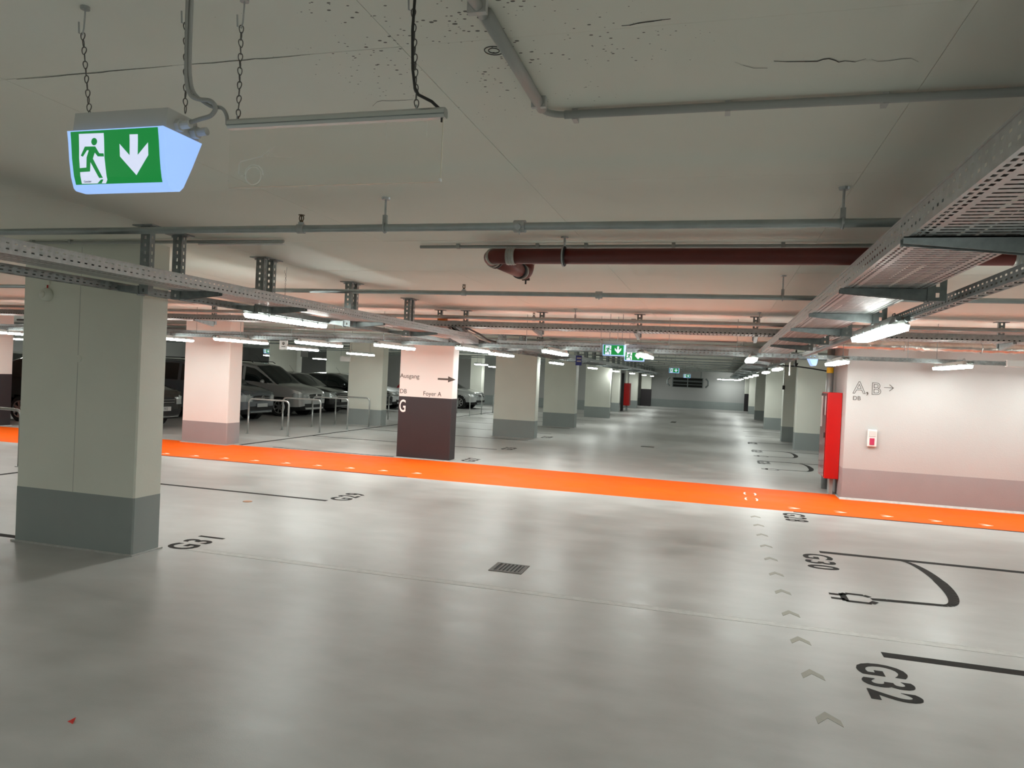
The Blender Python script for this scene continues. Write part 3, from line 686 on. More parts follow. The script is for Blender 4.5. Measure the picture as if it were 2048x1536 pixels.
# tray junction box, bend and orange box
e = empty('tray_bend', (-3.79, 10.45, 2.10)); tag(e, 'sloping steel tray bend joining left tray and cross tray', 'cable tray')
MB().prism([(0,.02),(0,.10),(.45,.03),(.45,-.03)], (-.15,-.146), 'yz').build('side_rail', 'galv', e); MB().prism([(0,.02),(0,.10),(.45,.03),(.45,-.03)], (.146,.15), 'yz').build('side_rail', 'galv', e)
MB().prism([(0,.018),(0,.022),(.45,-.03),(.45,-.034)], (-.15,.15), 'yz').build('tray_bottom', 'galv', e)
e = empty('junction_box', (-4.0, 10.26, 2.352)); tag(e, 'orange junction box among the cables at the tray junction', 'junction box')
MB().bbox(-.06,.06,-.05,.05,0,.07,.006).build('case','orangebox',e); MB().bbox(-.062,.062,-.052,.052,.055,.078,.004).build('lid','lgrey',e)
for k in range(7):
    x = -4.2+.1*k
    pts = [(x-.1, 10.25, 2.34), (x-.05, 10.3, 2.28+random.uniform(-.03,.02)), (x+random.uniform(-.05,.1), 10.55, 2.20), (x+.1, 10.9, 2.14), (x+.2, 11.2, 2.11)]
    o = MB().tube(pts, .014, 6).build('cable', 'cable' if k % 2 else 'rubber', None, True); tag(o, 'loose cable dropping between the trays at the left junction', 'cable', 'cables at the tray junction')
# pieces of perforated tray standing on edge behind left tray
e = empty('tray_offcut', (-5.0, 9.75, 2.31)); tag(e, 'short upright perforated tray piece behind the left tray posts', 'cable tray')
mb = MB(); perf(mb, (-.35, 0, 0), (1,0,0), (0,0,1), .7, .04, [(0,.01,None),(.01,.05,[(.3,.7)]),(.05,.07,None)]); mb.build('side_rail','galv_dark',e,fix=False)
mb = MB(); perf(mb, (.35, 0, 0), (0,1,0), (0,0,1), .3, .04, [(0,.01,None),(.01,.05,[(.3,.7)]),(.05,.07,None)]); mb.build('side_rail','galv_dark',e,fix=False)
# foil duct
e = empty('insulated_duct', (1.3, 11.45, 2.265)); tag(e, 'wrinkled silver foil duct along the top of the right wall', 'duct')
pts, rr = [], []
for i in range(160):
    x = i*7.4/160; pts.append((x, random.uniform(-.004,.004), random.uniform(-.004,.004))); rr.append(.062+random.uniform(-.005,.005)+(.006 if i % 6 == 0 else 0))
MB().tube(pts, rr, 14).build('jacket', 'foil', e, True)
for i in range(8): MB().tube([(.2+i*.95, .066*math.cos(2*PI*j/16), .066*math.sin(2*PI*j/16)) for j in range(16)], .006, 5, closed=True).build('band', 'galv', e)
o = MB().bbox(3.55, 3.75, 10.94, 11.02, 2.01, 2.10, .006).build('junction_box', 'lgrey'); tag(o, 'small grey junction box on the rail above the right wall', 'junction box')

# ------------------------------------------------------------------ pipes
def bend(a, b_, c, r, n=8):
    a, b_, c = Vector(a), Vector(b_), Vector(c); u = (a-b_).normalized(); v = (c-b_).normalized()
    ang = u.angle(v); t = r/math.tan(ang/2); p0 = b_+u*t; p1 = b_+v*t; out = []
    cen = b_+(u+v).normalized()*(r/math.sin(ang/2))
    for i in range(n+1):
        q = p0.lerp(p1, i/n); out.append(cen+(q-cen).normalized()*r)
    return out
def clamp_x(mb, x, y, z, r, wdt): mb.tube([(x-wdt/2, y, z), (x+wdt/2, y, z)], r, 16, True)
def hanger(par, x, y, z, r):
    e = MB().cyl((x, y, z+r+.03), (x, y, ZC-.004), .006, 8); e.cyl((x, y, ZC-.012), (x, y, ZC), .022, 12, .026); o = e.build('hanger_rod', 'galv', par)
    mb = MB(); mb.box(x-.012, x+.012, y-.008, y+.008, z+r, z+r+.05); mb.tube([(x, y+(r+.004)*math.cos(2*PI*i/18), z+(r+.004)*math.sin(2*PI*i/18)) for i in range(18)], .006, 6, closed=True)
    mb.build('pipe_clamp', 'galv', par)
def sprinkler(par, x, y, z, r, up=True):
    s_ = 1 if up else -1
    mb = MB(); mb.tube([(x-.022, y, z), (x+.022, y, z)], r+.006, 14); mb.cyl((x, y, z+s_*r*.6), (x, y, z+s_*(r+.016)), .017, 10); c = mb.build('outlet_clamp', 'galv', par)
    mb = MB(); z0 = z+s_*(r+.016)
    mb.cyl((x, y, z0), (x, y, z0+s_*.010), .011, 8)
    for q in (-1, 1): mb.tube([(x+q*.008, y, z0+s_*.008), (x+q*.014, y, z0+s_*.020), (x+q*.012, y, z0+s_*.034), (x, y, z0+s_*.040)], .003, 6)
    mb.cyl((x, y, z0+s_*.010), (x, y, z0+s_*.036), .0035, 6); mb.cyl((x, y, z0+s_*.040), (x, y, z0+s_*.043), .018, 12)
    mb.build('sprinkler_head', 'bronze', par)
def xpipe(y, z, r, xa, xb, label, rods, heads, tees, mtl='pipe'):
    e = empty('sprinkler_pipe', (0, 0, 0)); tag(e, label, 'pipe')
    MB().tube([(x, y, z) for x in np.linspace(xa, xb, 12)], r, 16).build('tube', mtl, e, True)
    for x in rods: hanger(e, x, y, z, r)
    for x in heads: sprinkler(e, x, y, z, r)
    for x in tees:
        mb = MB(); mb.tube([(x-.03, y, z), (x+.03, y, z)], r+.012, 14); mb.cyl((x, y-.01, z), (x, y-.045, z-.01), .016, 10); mb.cyl((x+.005, y-.02, z-.02), (x+.005, y-.02, z-.045), .004, 6); mb.build('tee_clamp', 'galv', e)
    return e
xpipe(3.74, 2.383, .021, -16, 8.9, 'nearest galvanised sprinkler pipe crossing below the ceiling', [-1.825, .512, -4.9, 3.0], [-2.348], [-1.05])
xpipe(6.62, 2.362, .021, -16, 8.9, 'second galvanised sprinkler pipe, behind the red pipe bend', [.468, -4.6, 3.2], [-2.38], [-1.09])
xpipe(9.9, 2.395, .026, -16, 8.9, 'third galvanised sprinkler pipe, above the orange walkway', [-1.94, .435, -5.3, -10.5, 3.4], [-2.52], [-1.15])
GF = 'far sprinkler pipes under the ceiling'
for k, y in enumerate((13.6, 15.2, 17.4, 20.5, 23.6, 26.7, 29.8, 33, 36, 39, 42, 45)):
    xa = -24 if k != 0 else -16
    e = xpipe(y, 2.38, .022, xa, 8.9 if k != 0 else .25, 'far sprinkler pipe beyond the beam, %s row' % ['first','second','third','fourth','fifth','sixth','seventh','eighth','ninth','tenth','eleventh','twelfth'][k], [-1.9, .4], [-2.4], [-1.1]); e['group'] = GF
# thin conduit with clips
def conduit(y, xa, xb, label, clips):
    e = empty('conduit', (0, 0, 0)); tag(e, label, 'conduit')
    MB().tube([(xa, y, ZC-.022), (xb, y, ZC-.022)], .0125, 12).build('tube', 'pvc', e, True)
    for x in clips: MB().box(x-.012, x+.012, y-.016, y+.016, ZC-.036, ZC).build('clip', 'pvc', e)
conduit(4.87, -16, -3.2, 'thin grey conduit along the top edge of the big column', [-5.6, -5.2, -4.4])
conduit(5.12, -2.2, 8.9, 'thin grey conduit between sprinkler pipe and red pipe', [-1.9, -1.3, -.95, -.35, .35, 1.0, 1.7])
o = MB().box(-3.95, -3.2, 4.86, 4.90, ZC-.046, ZC-.038).build('light_strip', 'white'); tag(o, 'short pale plastic strip on the conduit near the column', 'strip')
# near L-shaped conduit
e = empty('conduit', (0, 0, 0)); tag(e, 'large L-shaped grey conduit on the ceiling, nearest the viewer', 'conduit')
zc = ZC-.020; rc = .0145
MB().tube([(-.628, .4, zc), (-.640, 2.49, zc)], rc, 14).build('tube', 'pvc', e, True)
MB().tube([(-.575, 2.565, zc), (8.9, 2.61, zc)], rc, 14).build('tube', 'pvc', e, True)
MB().tube(bend((-.640, 2.4, zc), (-.641, 2.562, zc), (-.5, 2.564, zc), .07), rc*.8, 12).build('elbow', 'pvc', e, True)
for x in (-.54, -.02, .46, 1.0): MB().box(x-.009, x+.009, 2.565, 2.61, ZC-.037, ZC).build('clip', 'lgrey', e)
for y in (1.78, 2.44): MB().box(-.663, -.613, y-.009, y+.009, ZC-.037, ZC).build('clip', 'lgrey', e)
MB().tube([(-.628, 1.82, zc), (-.64, 2.49, zc)], rc*1.28, 14).build('sleeve', 'pvc', e, True)

# red waste pipe with two bends
e = empty('waste_pipe', (0, 0, 0)); tag(e, 'thick dark red waste pipe with two bends and steel couplings', 'pipe')
RP = .053; ZR = 2.42; YR = 4.89
MB().tube([(-1.43, YR, ZR), (8.9, YR, ZR)], RP, 24).build('tube', 'red_pipe', e, True)
A = Vector((-1.43, YR, ZR)); B = Vector((-1.60, YR, ZR)); Cc = Vector((-1.50, 5.60, ZR-.02)); 
pts = bend(A, B, Cc, .075, 12)
MB().tube([A+Vector((.01,0,0))]+pts, RP, 24).build('elbow', 'red_pipe', e, True)
p1 = Vector(pts[-1]); dirn = (Cc-B).normalized(); p2 = p1+dirn*.55
MB().tube([p1, p2], RP, 24).build('tube', 'red_pipe', e, True)
b2 = bend(p2, p2+dirn*.09, p2+dirn*.09+Vector((0,0,.3)), .07, 10)
MB().tube([p2]+b2+[(b2[-1][0], b2[-1][1], ZC)], RP, 24).build('elbow', 'red_pipe', e, True)
def ringat(p, d, wdt, mtl, rr, nm): p = Vector(p); d = Vector(d).normalized(); return MB().tube([p-d*wdt/2, p+d*wdt/2], rr, 24).build(nm, mtl, e, True)
for x, w_ in ((-1.425, .06), (1.62, .06)):
    ringat((x, YR, ZR), (1,0,0), w_, 'clampring', RP+.006, 'coupling')
    for q in (-.018, 0, .018): ringat((x+q, YR, ZR), (1,0,0), .006, 'galv', RP+.008, 'coupling_rib')
mid = Vector(pts[5]); ringat(mid, Vector(pts[6])-Vector(pts[4]), .022, 'clampring', RP+.006, 'coupling')
ringat(p1+dirn*.05, dirn, .03, 'rubber', RP+.008, 'rubber_ring'); ringat(p1+dirn*.02, dirn, .014, 'clampring', RP+.007, 'coupling')
ringat(p2-dirn*.06, dirn, .03, 'rubber', RP+.008, 'rubber_ring'); ringat(p2-dirn*.02, dirn, .014, 'clampring', RP+.007, 'coupling')
ringat((b2[-1][0], b2[-1][1], ZC-.05), (0,0,1), .05, 'clampring', RP+.006, 'coupling')
xr = -1.055; MB().tube([(xr, YR+(RP+.004)*math.cos(2*PI*i/24), ZR+(RP+.004)*math.sin(2*PI*i/24)) for i in range(24)], .013, 8, closed=True).build('rubber_ring', 'rubber', e)
MB().tube([(xr-.002, YR+(RP+.014)*math.cos(2*PI*i/24), ZR+(RP+.014)*math.sin(2*PI*i/24)) for i in range(24)], .006, 6, closed=True).build('pipe_clamp', 'galv', e)
MB().cyl((xr, YR, ZR+RP), (xr, YR, ZC), .008, 8).cyl((xr, YR, ZC-.01), (xr, YR, ZC), .025, 10).build('hanger_rod', 'galv', e)
q = p2+dirn*.07+Vector((0,0,.022)); MB().cyl((q.x-.03, q.y, q.z-RP-.012), (q.x+.03, q.y, q.z-RP-.012), .01, 8).cyl((q.x, q.y, q.z-RP-.05), (q.x, q.y, q.z-RP), .007, 8).build('drain_bolt', 'iron', e)
o = MB().box(-1.33, -.98, 5.35, 5.72, ZC-.004, ZC-.0005).build('cover_plate', 'galv'); tag(o, 'flat metal cover plate on the ceiling behind the red bend', 'plate')
e = empty('waste_pipe', (0, 0, 0)); tag(e, 'distant dark red waste pipe near the far end of the ceiling', 'pipe')
MB().tube([(-1.95, 19.0, 2.42), (.55, 19.0, 2.42)], .06, 16).build('tube', 'red_pipe', e, True); MB().tube(bend((-1.9,19,2.42),(-2.15,19,2.42),(-2.15,19,2.7),.1)+[(-2.15,19,ZC)], .06, 16).build('elbow', 'rubber', e, True)

# ------------------------------------------------------------------ chains and signs
lm = None
def chain_link():
    pts = []
    n = 14
    for i in range(n):
        a = 2*PI*i/n; wx = .0052*(1+.25*math.sin(a)); pts.append((wx*math.cos(a), 0, .0105*math.sin(a)))
    return MB().tube(pts, .0014, 6, closed=True)
link_mesh = None
def chain(x0, y0, z0, x1, y1, z1, label, hook=True):
    global link_mesh
    e = empty('chain', (x1, y1, z1)); tag(e, label, 'chain')
    v = Vector((x0-x1, y0-y1, z0-z1)); n = int(v.length/.0182)
    for i in range(n):
        if link_mesh is None:
            o = chain_link().build('chain_link', 'chain', e, True); link_mesh = o.data
        else:
            o = D.objects.new('chain_link', link_mesh); COL.objects.link(o); o.parent = e
        o.location = v*((i+.5)/n); o.rotation_euler = (random.uniform(-.1,.1), random.uniform(-.12,.12), (0 if i % 2 else PI/2)+.5+random.uniform(-.25,.25))
    if hook:
        t = v
        MB().tube([t+Vector(p) for p in ((-.014,0,.03),(-.012,0,.0),(0,0,-.006),(.004,0,.01),(.006,0,.05),(.006,0,.07))], .0022, 6).cyl(t+Vector((.006,0,.062)), t+Vector((.006,0,.07)), .012, 10).build('ceiling_hook', 'galv', e)
    return e
chain(-1.717, 1.62, ZC-.07, -1.722, 1.66, 2.262, 'chain holding the left end of the near exit sign')
chain(-1.383, 1.62, ZC-.07, -1.440, 1.70, 2.275, 'chain holding the right end of the near exit sign, beside cables')
chain(-1.247, 1.665, ZC-.07, -1.245, 1.665, 2.225, 'chain holding the left end of the clear glass sign')
chain(-.762, 1.665, ZC-.07, -.740, 1.665, 2.222, 'chain holding the right end of the clear glass sign')

def exit_sign(name, full=True):
    """local frame: x right 0..W, y away, z up; green face on the -y side"""
    W = .305; e = empty(name)
    ys = [(0, .150, .148), (.004, .110, .142), (.012, .055, .128), (.024, .0, .100)]  # z, front y, back y
    prof = [(-.002, .150), (.003, .118), (.008, .075), (.016, .03), (.026, .002), (.034, -.004), (.068, -.004), (.082, .010), (.112, .07), (.148, .150)]
    mb = MB().prism([(y, z) for y, z in prof], (-.004, W+.004), 'yz'); sm(mb.build('diffuser', 'signlit', e), 40)
    MB().prism([(.012, .150), (.018, .205), (.128, .205), (.140, .150)], (.0, W), 'yz').build('housing', 'sign_house', e)
    f = lambda v: (lambda z: (.0 if False else np.interp(z, [.002, .03, .075, .118, .150], [.026, .016, .008, .003, -.002])))(.150-v*.150)
    def P(px, py, off):
        # pixel of the photographed panel -> (x, z)
        u, v = .5, .5
        for _ in range(6):
            lx = 520+47*v; wd = 640-7*v; u = (px-lx)/wd
            y0 = 960-52*u; y1 = 1355-33*u; v = (py-y0)/(y1-y0)
        z = .147-v*.137; x = .008+u*(W-.020)
        return (x, float(np.interp(z, [.002, .03, .075, .118, .150], [.026, .016, .008, .003, -.002]))-off, z)
    def panel(poly, mtl, off, nm, sub=None):
        bm = bmesh.new(); vs = [bm.verts.new(Vector((p[0], p[1], 0))) for p in poly]; fc = bm.faces.new(vs)
        bm.normal_update(); bmesh.ops.triangulate(bm, faces=[fc], ngon_method='EAR_CLIP')
        for yc in (1010, 1080, 1150, 1220, 1290):
            bmesh.ops.bisect_plane(bm, geom=list(bm.verts)+list(bm.edges)+list(bm.faces), plane_co=(0, yc, 0), plane_no=(0, 1, 0))
        for v in bm.verts: v.co = Vector(P(v.co.x, v.co.y, off))
        mb = MB().bm(bm); return mb.build(nm, mtl, e if sub is None else sub)
    pn = panel([(520,960),(840,934),(1160,908),(1182,1115),(1200,1322),(880,1338),(567,1355),(541,1157)], 'signgreen', .0012, 'pictogram_panel')
    panel([(586,974),(772,962),(786,1140),(807,1312),(794,1339),(614,1346),(598,1160)], 'signwhite', .0020, 'doorway', pn)
    panel([(637,1068),(715,1065),(748,1116),(780,1116),(785,1140),(738,1140),(714,1112),(703,1158),(778,1300),(750,1302),(685,1185),(683,1255),(600,1262),(582,1270),(600,1232),(655,1226),(655,1150),(668,1095),(655,1095),(627,1145),(610,1138)], 'signgreen', .0027, 'running_figure', pn)
    panel([(705+22*math.cos(2*PI*i/16), 1029+28*math.sin(2*PI*i/16)) for i in range(16)], 'signgreen', .0027, 'figure_head', pn)
    panel([(733,1341),(762,1312),(780,1311),(764,1340)], 'signgreen', .0027, 'figure_shadow', pn)
    panel([(961,968),(1021,965),(1028,1122),(1096,1025),(1104,1122),(1022,1275),(900,1136),(891,1040),(970,1126)], 'signwhite', .0020, 'arrow', pn)
    if full:
        p = P(632, 1338, .003); t = text('brand_mark', 'Gessler', 'letter', .0085, axes(Vector(p), (1,0,.0), (0,-.12,1)), pn, .0002)
    return e
s1 = exit_sign('exit_sign'); tag(s1, 'large lit green exit sign with running figure hanging upper left', 'exit sign'); s1.location = (-1.735, 1.606, 2.058)
for k, (x, y) in enumerate(((.313, .055), (.318, .115))):
    mb = MB().cyl((x-.014, y, .17), (x+.004, y, .17), .017, 6).cyl((x+.004, y, .17), (x+.032, y, .172), .011, 12); mb.build('cable_gland', 'lgrey', s1)
def curve(pts, r, n=8, k=6):
    P = [Vector(p) for p in pts]; out = []
    for i in range(len(P)-1):
        a, b_, c, d = P[max(i-1,0)], P[i], P[i+1], P[min(i+2,len(P)-1)]
        for q in range(k):
            t = q/k; out.append(.5*((2*b_)+(c-a)*t+(2*a-5*b_+4*c-d)*t*t+(3*b_-a-3*c+d)*t**3))
    out.append(P[-1]); return MB().tube(out, r, n)
o = curve([(-1.362,1.60,2.55),(-1.372,1.615,2.42),(-1.381,1.63,2.335),(-1.372,1.635,2.297),(-1.345,1.637,2.284),(-1.315,1.642,2.280),(-1.306,1.652,2.266),(-1.325,1.66,2.249),(-1.36,1.664,2.243),(-1.40,1.661,2.232)], .0058).build('power_cable', 'cable', None, True); tag(o, 'grey cable looping into the side of the near exit sign', 'cable')
o = curve([(-1.350,1.60,2.55),(-1.362,1.615,2.42),(-1.371,1.63,2.345),(-1.362,1.64,2.30),(-1.325,1.655,2.272),(-1.296,1.663,2.268),(-1.283,1.667,2.250),(-1.280,1.668,2.225)], .0048).build('power_cable', 'cable', None, True); tag(o, 'grey cable running down beside the chain to the glass sign', 'cable')
s2 = copy_tree(s1); tag(s2, 'lit green exit sign hanging in mid aisle, larger one', 'exit sign'); s2.location = (-1.635, 10.5, 1.953)
s3 = copy_tree(s1); tag(s3, 'lit exit sign half hidden behind the mid aisle exit sign', 'exit sign'); s3.location = (-1.50, 11.9, 1.925)
s4 = copy_tree(s1); tag(s4, 'small distant lit exit sign, left of two far ones', 'exit sign'); s4.location = (-1.62, 24.5, 1.935)
s5 = copy_tree(s1); tag(s5, 'tiny distant lit exit sign, right of two far ones', 'exit sign'); s5.location = (-1.66, 35, 1.88)
s6 = copy_tree(s1); tag(s6, 'lit exit sign seen side-on above the near red cabinet', 'exit sign'); s6.location = (1.36, 11.62, 1.955); s6.rotation_euler = (0,0,PI/2)
s7 = copy_tree(s1); tag(s7, 'lit exit sign far in the left parking aisle', 'exit sign'); s7.location = (-17.8, 26, 2.05); s7.rotation_euler = (0,0,0)
for (s_, z) in ((s3, 1.925), (s5, 1.88), (s7, 2.05), (s6, 1.955)):
    for x in (.06, .24): MB().cyl((x, .07, .2), (x, .07, ZC-z), .003, 5).build('suspension_wire', 'galv_dark', s_)
for (x, y, z, lb) in ((-1.56,10.6,2.15,'left wire of the mid aisle exit sign'),(-1.38,10.6,2.15,'right wire of the mid aisle exit sign'),(-1.45,24.6,2.14,'wire of the small distant exit sign')):
    o = MB().cyl((x,y,z),(x,y,ZC),.004,6).build('suspension_wire','galv_dark'); tag(o, lb, 'wire')

# clear edge-lit glass sign
e = empty('glass_sign', (-.965, 1.66, 2.215)); tag(e, 'clear acrylic hanging sign with etched car outline under aluminium profile', 'sign')
hw = .302
pr = MB(); pr.prism([(-.013,.0),(-.013,.012),(-.008,.018),(.008,.018),(.013,.012),(.013,.0),(.008,-.006),(-.008,-.006)], (-hw, hw), 'yz'); pr.build('profile', 'alu', e)
MB().box(-hw, hw, -.0145, -.013, .001, .003).build('profile_groove', 'galv_dark', e)
MB().box(-hw+.004, hw-.006, -.0025, .0025, -.158, -.005).build('acrylic_panel', 'acrylic', e)
mb = MB().box(hw-.0065, hw-.005, -.003, .003, -.158, -.005).box(-hw+.004, hw-.006, -.003, .003, -.1592, -.158); mb.build('panel_edge', 'edge', e)
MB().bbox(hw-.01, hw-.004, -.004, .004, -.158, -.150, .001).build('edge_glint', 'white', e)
mb = MB()
def et(pts, r=.0016): mb.tube([(x, -.0035, z) for x, z in pts], r, 5)
x0, sc_ = -.302+.023, .30/1128
Q = lambda px, py: (-hw+.004+(px-135)*(.596/1545), -.005-(py-(925-(px-135)*.055))*(.153/445))
et([Q(400,1130),Q(300,1155),Q(232,1172),Q(222,1190),Q(220,1270),Q(235,1280),Q(262,1278)]); et([Q(268,1270),Q(280,1225),Q(305,1200),Q(340,1195),Q(375,1205),Q(400,1235),Q(408,1272)])
et([Q(335+60*math.cos(2*PI*i/24), 1278+66*math.sin(2*PI*i/24)) for i in range(25)]); et([Q(392,1128),Q(425,1105),Q(462,1062)], .0008); et([Q(432,1130),Q(455,1100),Q(490,1055)], .0006); et([Q(432,1132),Q(620,1135)], .0004)
et([Q(1295,985),Q(1297,880),Q(1572,870),Q(1575,970)], .0004)
mb.build('etched_car', 'etch', e)
MB().cyl((-.28, 0, .018), (-.28, 0, .030), .002, 6).cyl((.225, 0, .018), (.225, 0, .030), .002, 6).build('hanging_eye', 'galv', e)
o = MB().tube([(-.752,1.652,ZC),(-.756,1.653,2.42),(-.752,1.655,2.33),(-.745,1.657,2.285),(-.735,1.658,2.268),(-.700,1.659,2.250),(-.680,1.660,2.232),(-.672,1.66,2.215),(-.672,1.66,2.20)], .0038, 8).build('power_cable', 'blackm', None, True); tag(o, 'dark cable along the chain into the right end of the glass sign', 'cable')

# other small signs
def hang_sign(name, x, y, z0, wd, ht, label, mtl, glyph=None, top=2.03):
    e = empty(name, (x, y, z0)); tag(e, label, 'sign')
    MB().box(-wd/2, wd/2, -.006, .006, 0, ht).build('panel', mtl, e)
    for s_ in (-1, 1): MB().cyl((s_*wd*.4, 0, ht), (s_*wd*.4, 0, top-z0), .003, 5).build('hanging_wire', 'galv_dark', e)
    if glyph: glyph(e)
    return e
def g_pink(e):
    mb = MB(); mb.tube([(.0+.018*math.cos(2*PI*i/12), -.007, .105+.018*math.sin(2*PI*i/12)) for i in range(12)], .006, 5, closed=True); mb.box(-.01, .014, -.008, -.006, .08, .10); mb.box(-.035, .04, -.008, -.006, .045, .058); mb.build('symbol', 'letter', e)
hang_sign('hanging_sign', -7.12, 10.96, 1.862, .15, .15, 'small pale pink hanging sign with dark symbol under the cross tray', 'lgrey', g_pink)
hang_sign('hanging_sign', -10.0, 18.4, 1.78, .32, .14, 'white hanging notice in front of a distant lamp left of the Ausgang column', 'white', None, ZC)
hang_sign('hanging_sign', -15.2, 24.8, 1.95, .3, .22, 'pale hanging notice right of the dim column over the van', 'lgrey', None, ZC)
def g_blue(e):
    for z in (.16, .085): MB().box(-.045, .06, -.009, -.006, z, z+.035).build('symbol', 'lgrey', e)
hang_sign('hanging_sign', -3.39, 18.0, 1.93, .15, .24, 'blue hanging sign with pale lines in front of the grey column', 'blue', g_blue, ZC)
o = MB().bbox(1.32, 1.345, 15.9, 15.93, 1.86, ZC, .004).build('hanging_tag', 'white'); tag(o, 'thin white upright tag hanging among the right rail lamps', 'sign')
# curved black cable rail before the bright right column
e = empty('cable_bar', (0, 0, 0)); tag(e, 'black curved bar with funnel bracket crossing the bright right column top', 'bar')
MB().tube([(1.02,18.8,2.02),(1.15,18.9,2.10),(1.4,19.0,2.145),(1.74,19.0,2.14),(2.1,19.0,2.10),(2.6,19.0,2.03)], .016, 8).build('bar', 'rubber', e, True)
MB().cyl((1.72,19.0,2.13),(1.72,19.0,2.22),.03,10,.06).cyl((1.72,19,2.22),(1.72,19,ZC),.02,8).build('funnel_bracket', 'blackm', e)
e = empty('socket_box', (1.80, 23.2, 1.62)); tag(e, 'small black socket box hanging on a cable beside the shaded column', 'socket'); MB().bbox(-.035,.035,-.03,.03,-.06,.06,.006).build('case','blackm',e); MB().cyl((0,0,.06),(.02,0,.9),.007,6).build('cable','rubber',e)
# jet fan
e = empty('jet_fan', (-2.0, 48.0, 1.36)); tag(e, 'large dark ventilation fan unit hanging before the far wall', 'fan')
MB().box(-.92,.92,.02,1.0,.02,.62).build('casing','black',e)
for i in range(3): MB().box(-.96+.93*i,-.90+.93*i,0,.06,0,.62).build('frame_post','galv_dark',e)
for z in (0,.18,.36,.42,.60): MB().box(-.96,.96,-.01,.04,z,z+.03).build('louvre','galv_dark',e)
for s_ in (-1,1): MB().tube([(s_*1.1,0,.05),(s_*1.25,0,.2),(s_*1.25,0,.45),(s_*1.1,0,.6)],.05,8).build('side_bracket','galv_dark',e); MB().cyl((s_*.8,.3,.62),(s_*.8,.3,ZC-1.36),.03,8).build('hanger_rod','galv_dark',e)

# alarm sounder on the big column
e = empty('alarm_sounder', (-5.465, 4.92, 2.10)); tag(e, 'round cream alarm sounder high on the big left column', 'alarm')
MB().tube([(0,0,0),(0,-.03,0),(0,-.05,0)], [.055,.055,.045], 24).build('bell','column',e,True); MB().tube([(-.008,-.05,0),(-.008,-.058,0)], .028, 20).build('cap','column',e,True)
MB().tube([(.0,-.012,.055),(.0,-.01,.085)], .006, 6).build('wire','redpaper',e); MB().bbox(-.022,.022,-.02,0,.08,.2,.003).build('conduit','column',e)
# chain holding something behind left tray
chain(-4.10, 6.3, ZC-.06, -4.10, 6.3, 2.20, 'short chain hanging from the ceiling behind the left tray')

# ------------------------------------------------------------------ floor things
e = empty('floor_drain', (-1.615, 5.91, 0)); tag(e, 'square cast iron floor drain grate in the aisle', 'drain')
mb = MB(); w2 = .14
mb.box(-w2,w2,-w2,-w2+.032,0,.004).box(-w2,w2,w2-.032,w2,0,.004).box(-w2,-w2+.034,-w2+.032,w2-.032,0,.004).box(w2-.034,w2,-w2+.032,w2-.032,0,.004); mb.build('frame','iron',e)
MB().box(-w2+.034,w2-.034,-w2+.032,w2-.032,.0003,.001).build('sump','black',e)
for i in range(6):
    x = -w2+.034+.017+(i+.5)*(2*w2-.068-.017)/6-.0085; MB().box(x-.009+.008, x+.009+.008, -w2+.03, w2-.03, .001, .004).build('grate_bar','iron',e)
for k, (x0, x1, y, lb) in enumerate(((-1.82,-1.5,18.5,'dark slot drain in the aisle floor, nearer of two'),(-1.88,-1.68,31,'dark slot drain far down the aisle'))):
    o = MB().box(x0, x1, y-.1-.4*k, y+.1+.4*k, 0, .003).build('slot_drain','iron'); tag(o, lb, 'drain')
o = MB().cyl((-5.213,7.427,0),(-5.213,7.427,.008),.055,20,.045).build('floor_spot','copper',None,True); tag(o, 'small round copper coloured floor disc before bay G29', 'disc')
o = MB().add([(-2.675,2.585,.001),(-2.635,2.575,.001),(-2.655,2.612,.012),(-2.66,2.59,.008)], [(0,1,2),(0,3,1),(0,2,3),(1,3,2)]).build('paper_scrap','redpaper'); tag(o, 'small red paper scrap on the floor at lower left', 'litter')
# steel hoops
def hoop():
    e = empty('guard_hoop'); r = .02
    pts = [(-.52,0,0),(-.52,0,.70)]+bend((-.52,0,.6),(-.52,0,.80),(0,0,.80),.1,6)+bend((0,0,.80),(.52,0,.80),(.52,0,.6),.1,6)+[(.52,0,.7),(.52,0,0)]
    MB().tube(pts, r, 12).build('hoop_tube','railsteel',e,True)
    for x in (-.52,.52): MB().cyl((x,0,0),(x,0,.008),.05,14).build('base_plate','railsteel',e)
    return e
hp = hoop()
hl = [(-9.80,14.6,'steel guard hoop nearest, before the dark front grille'),(-9.80,15.97,'second steel guard hoop, before the silver van wheel'),(-9.80,17.35,'third steel guard hoop, before the silver van nose'),(-9.82,18.6,'fourth steel guard hoop, in front of the pale column'),(-9.98,8.15,'steel guard hoop left of the big left column, nearer one'),(-9.98,9.5,'steel guard hoop left of the big left column, farther one'),(-9.6,26.5,'steel guard hoop right of the Ausgang column, nearer one'),(-9.62,28.0,'steel guard hoop right of the Ausgang column, farther one'),(-9.75,21.9,'steel guard hoop between the pale column and the Ausgang column'),(-8.6,29.6,'steel guard hoop beside the beige shaded column')]
for k, (x, y, lb) in enumerate(hl):
    o = hp if k == 0 else copy_tree(hp); o.location = (x, y, 0); tag(o, lb, 'guard rail', 'steel guard hoops')

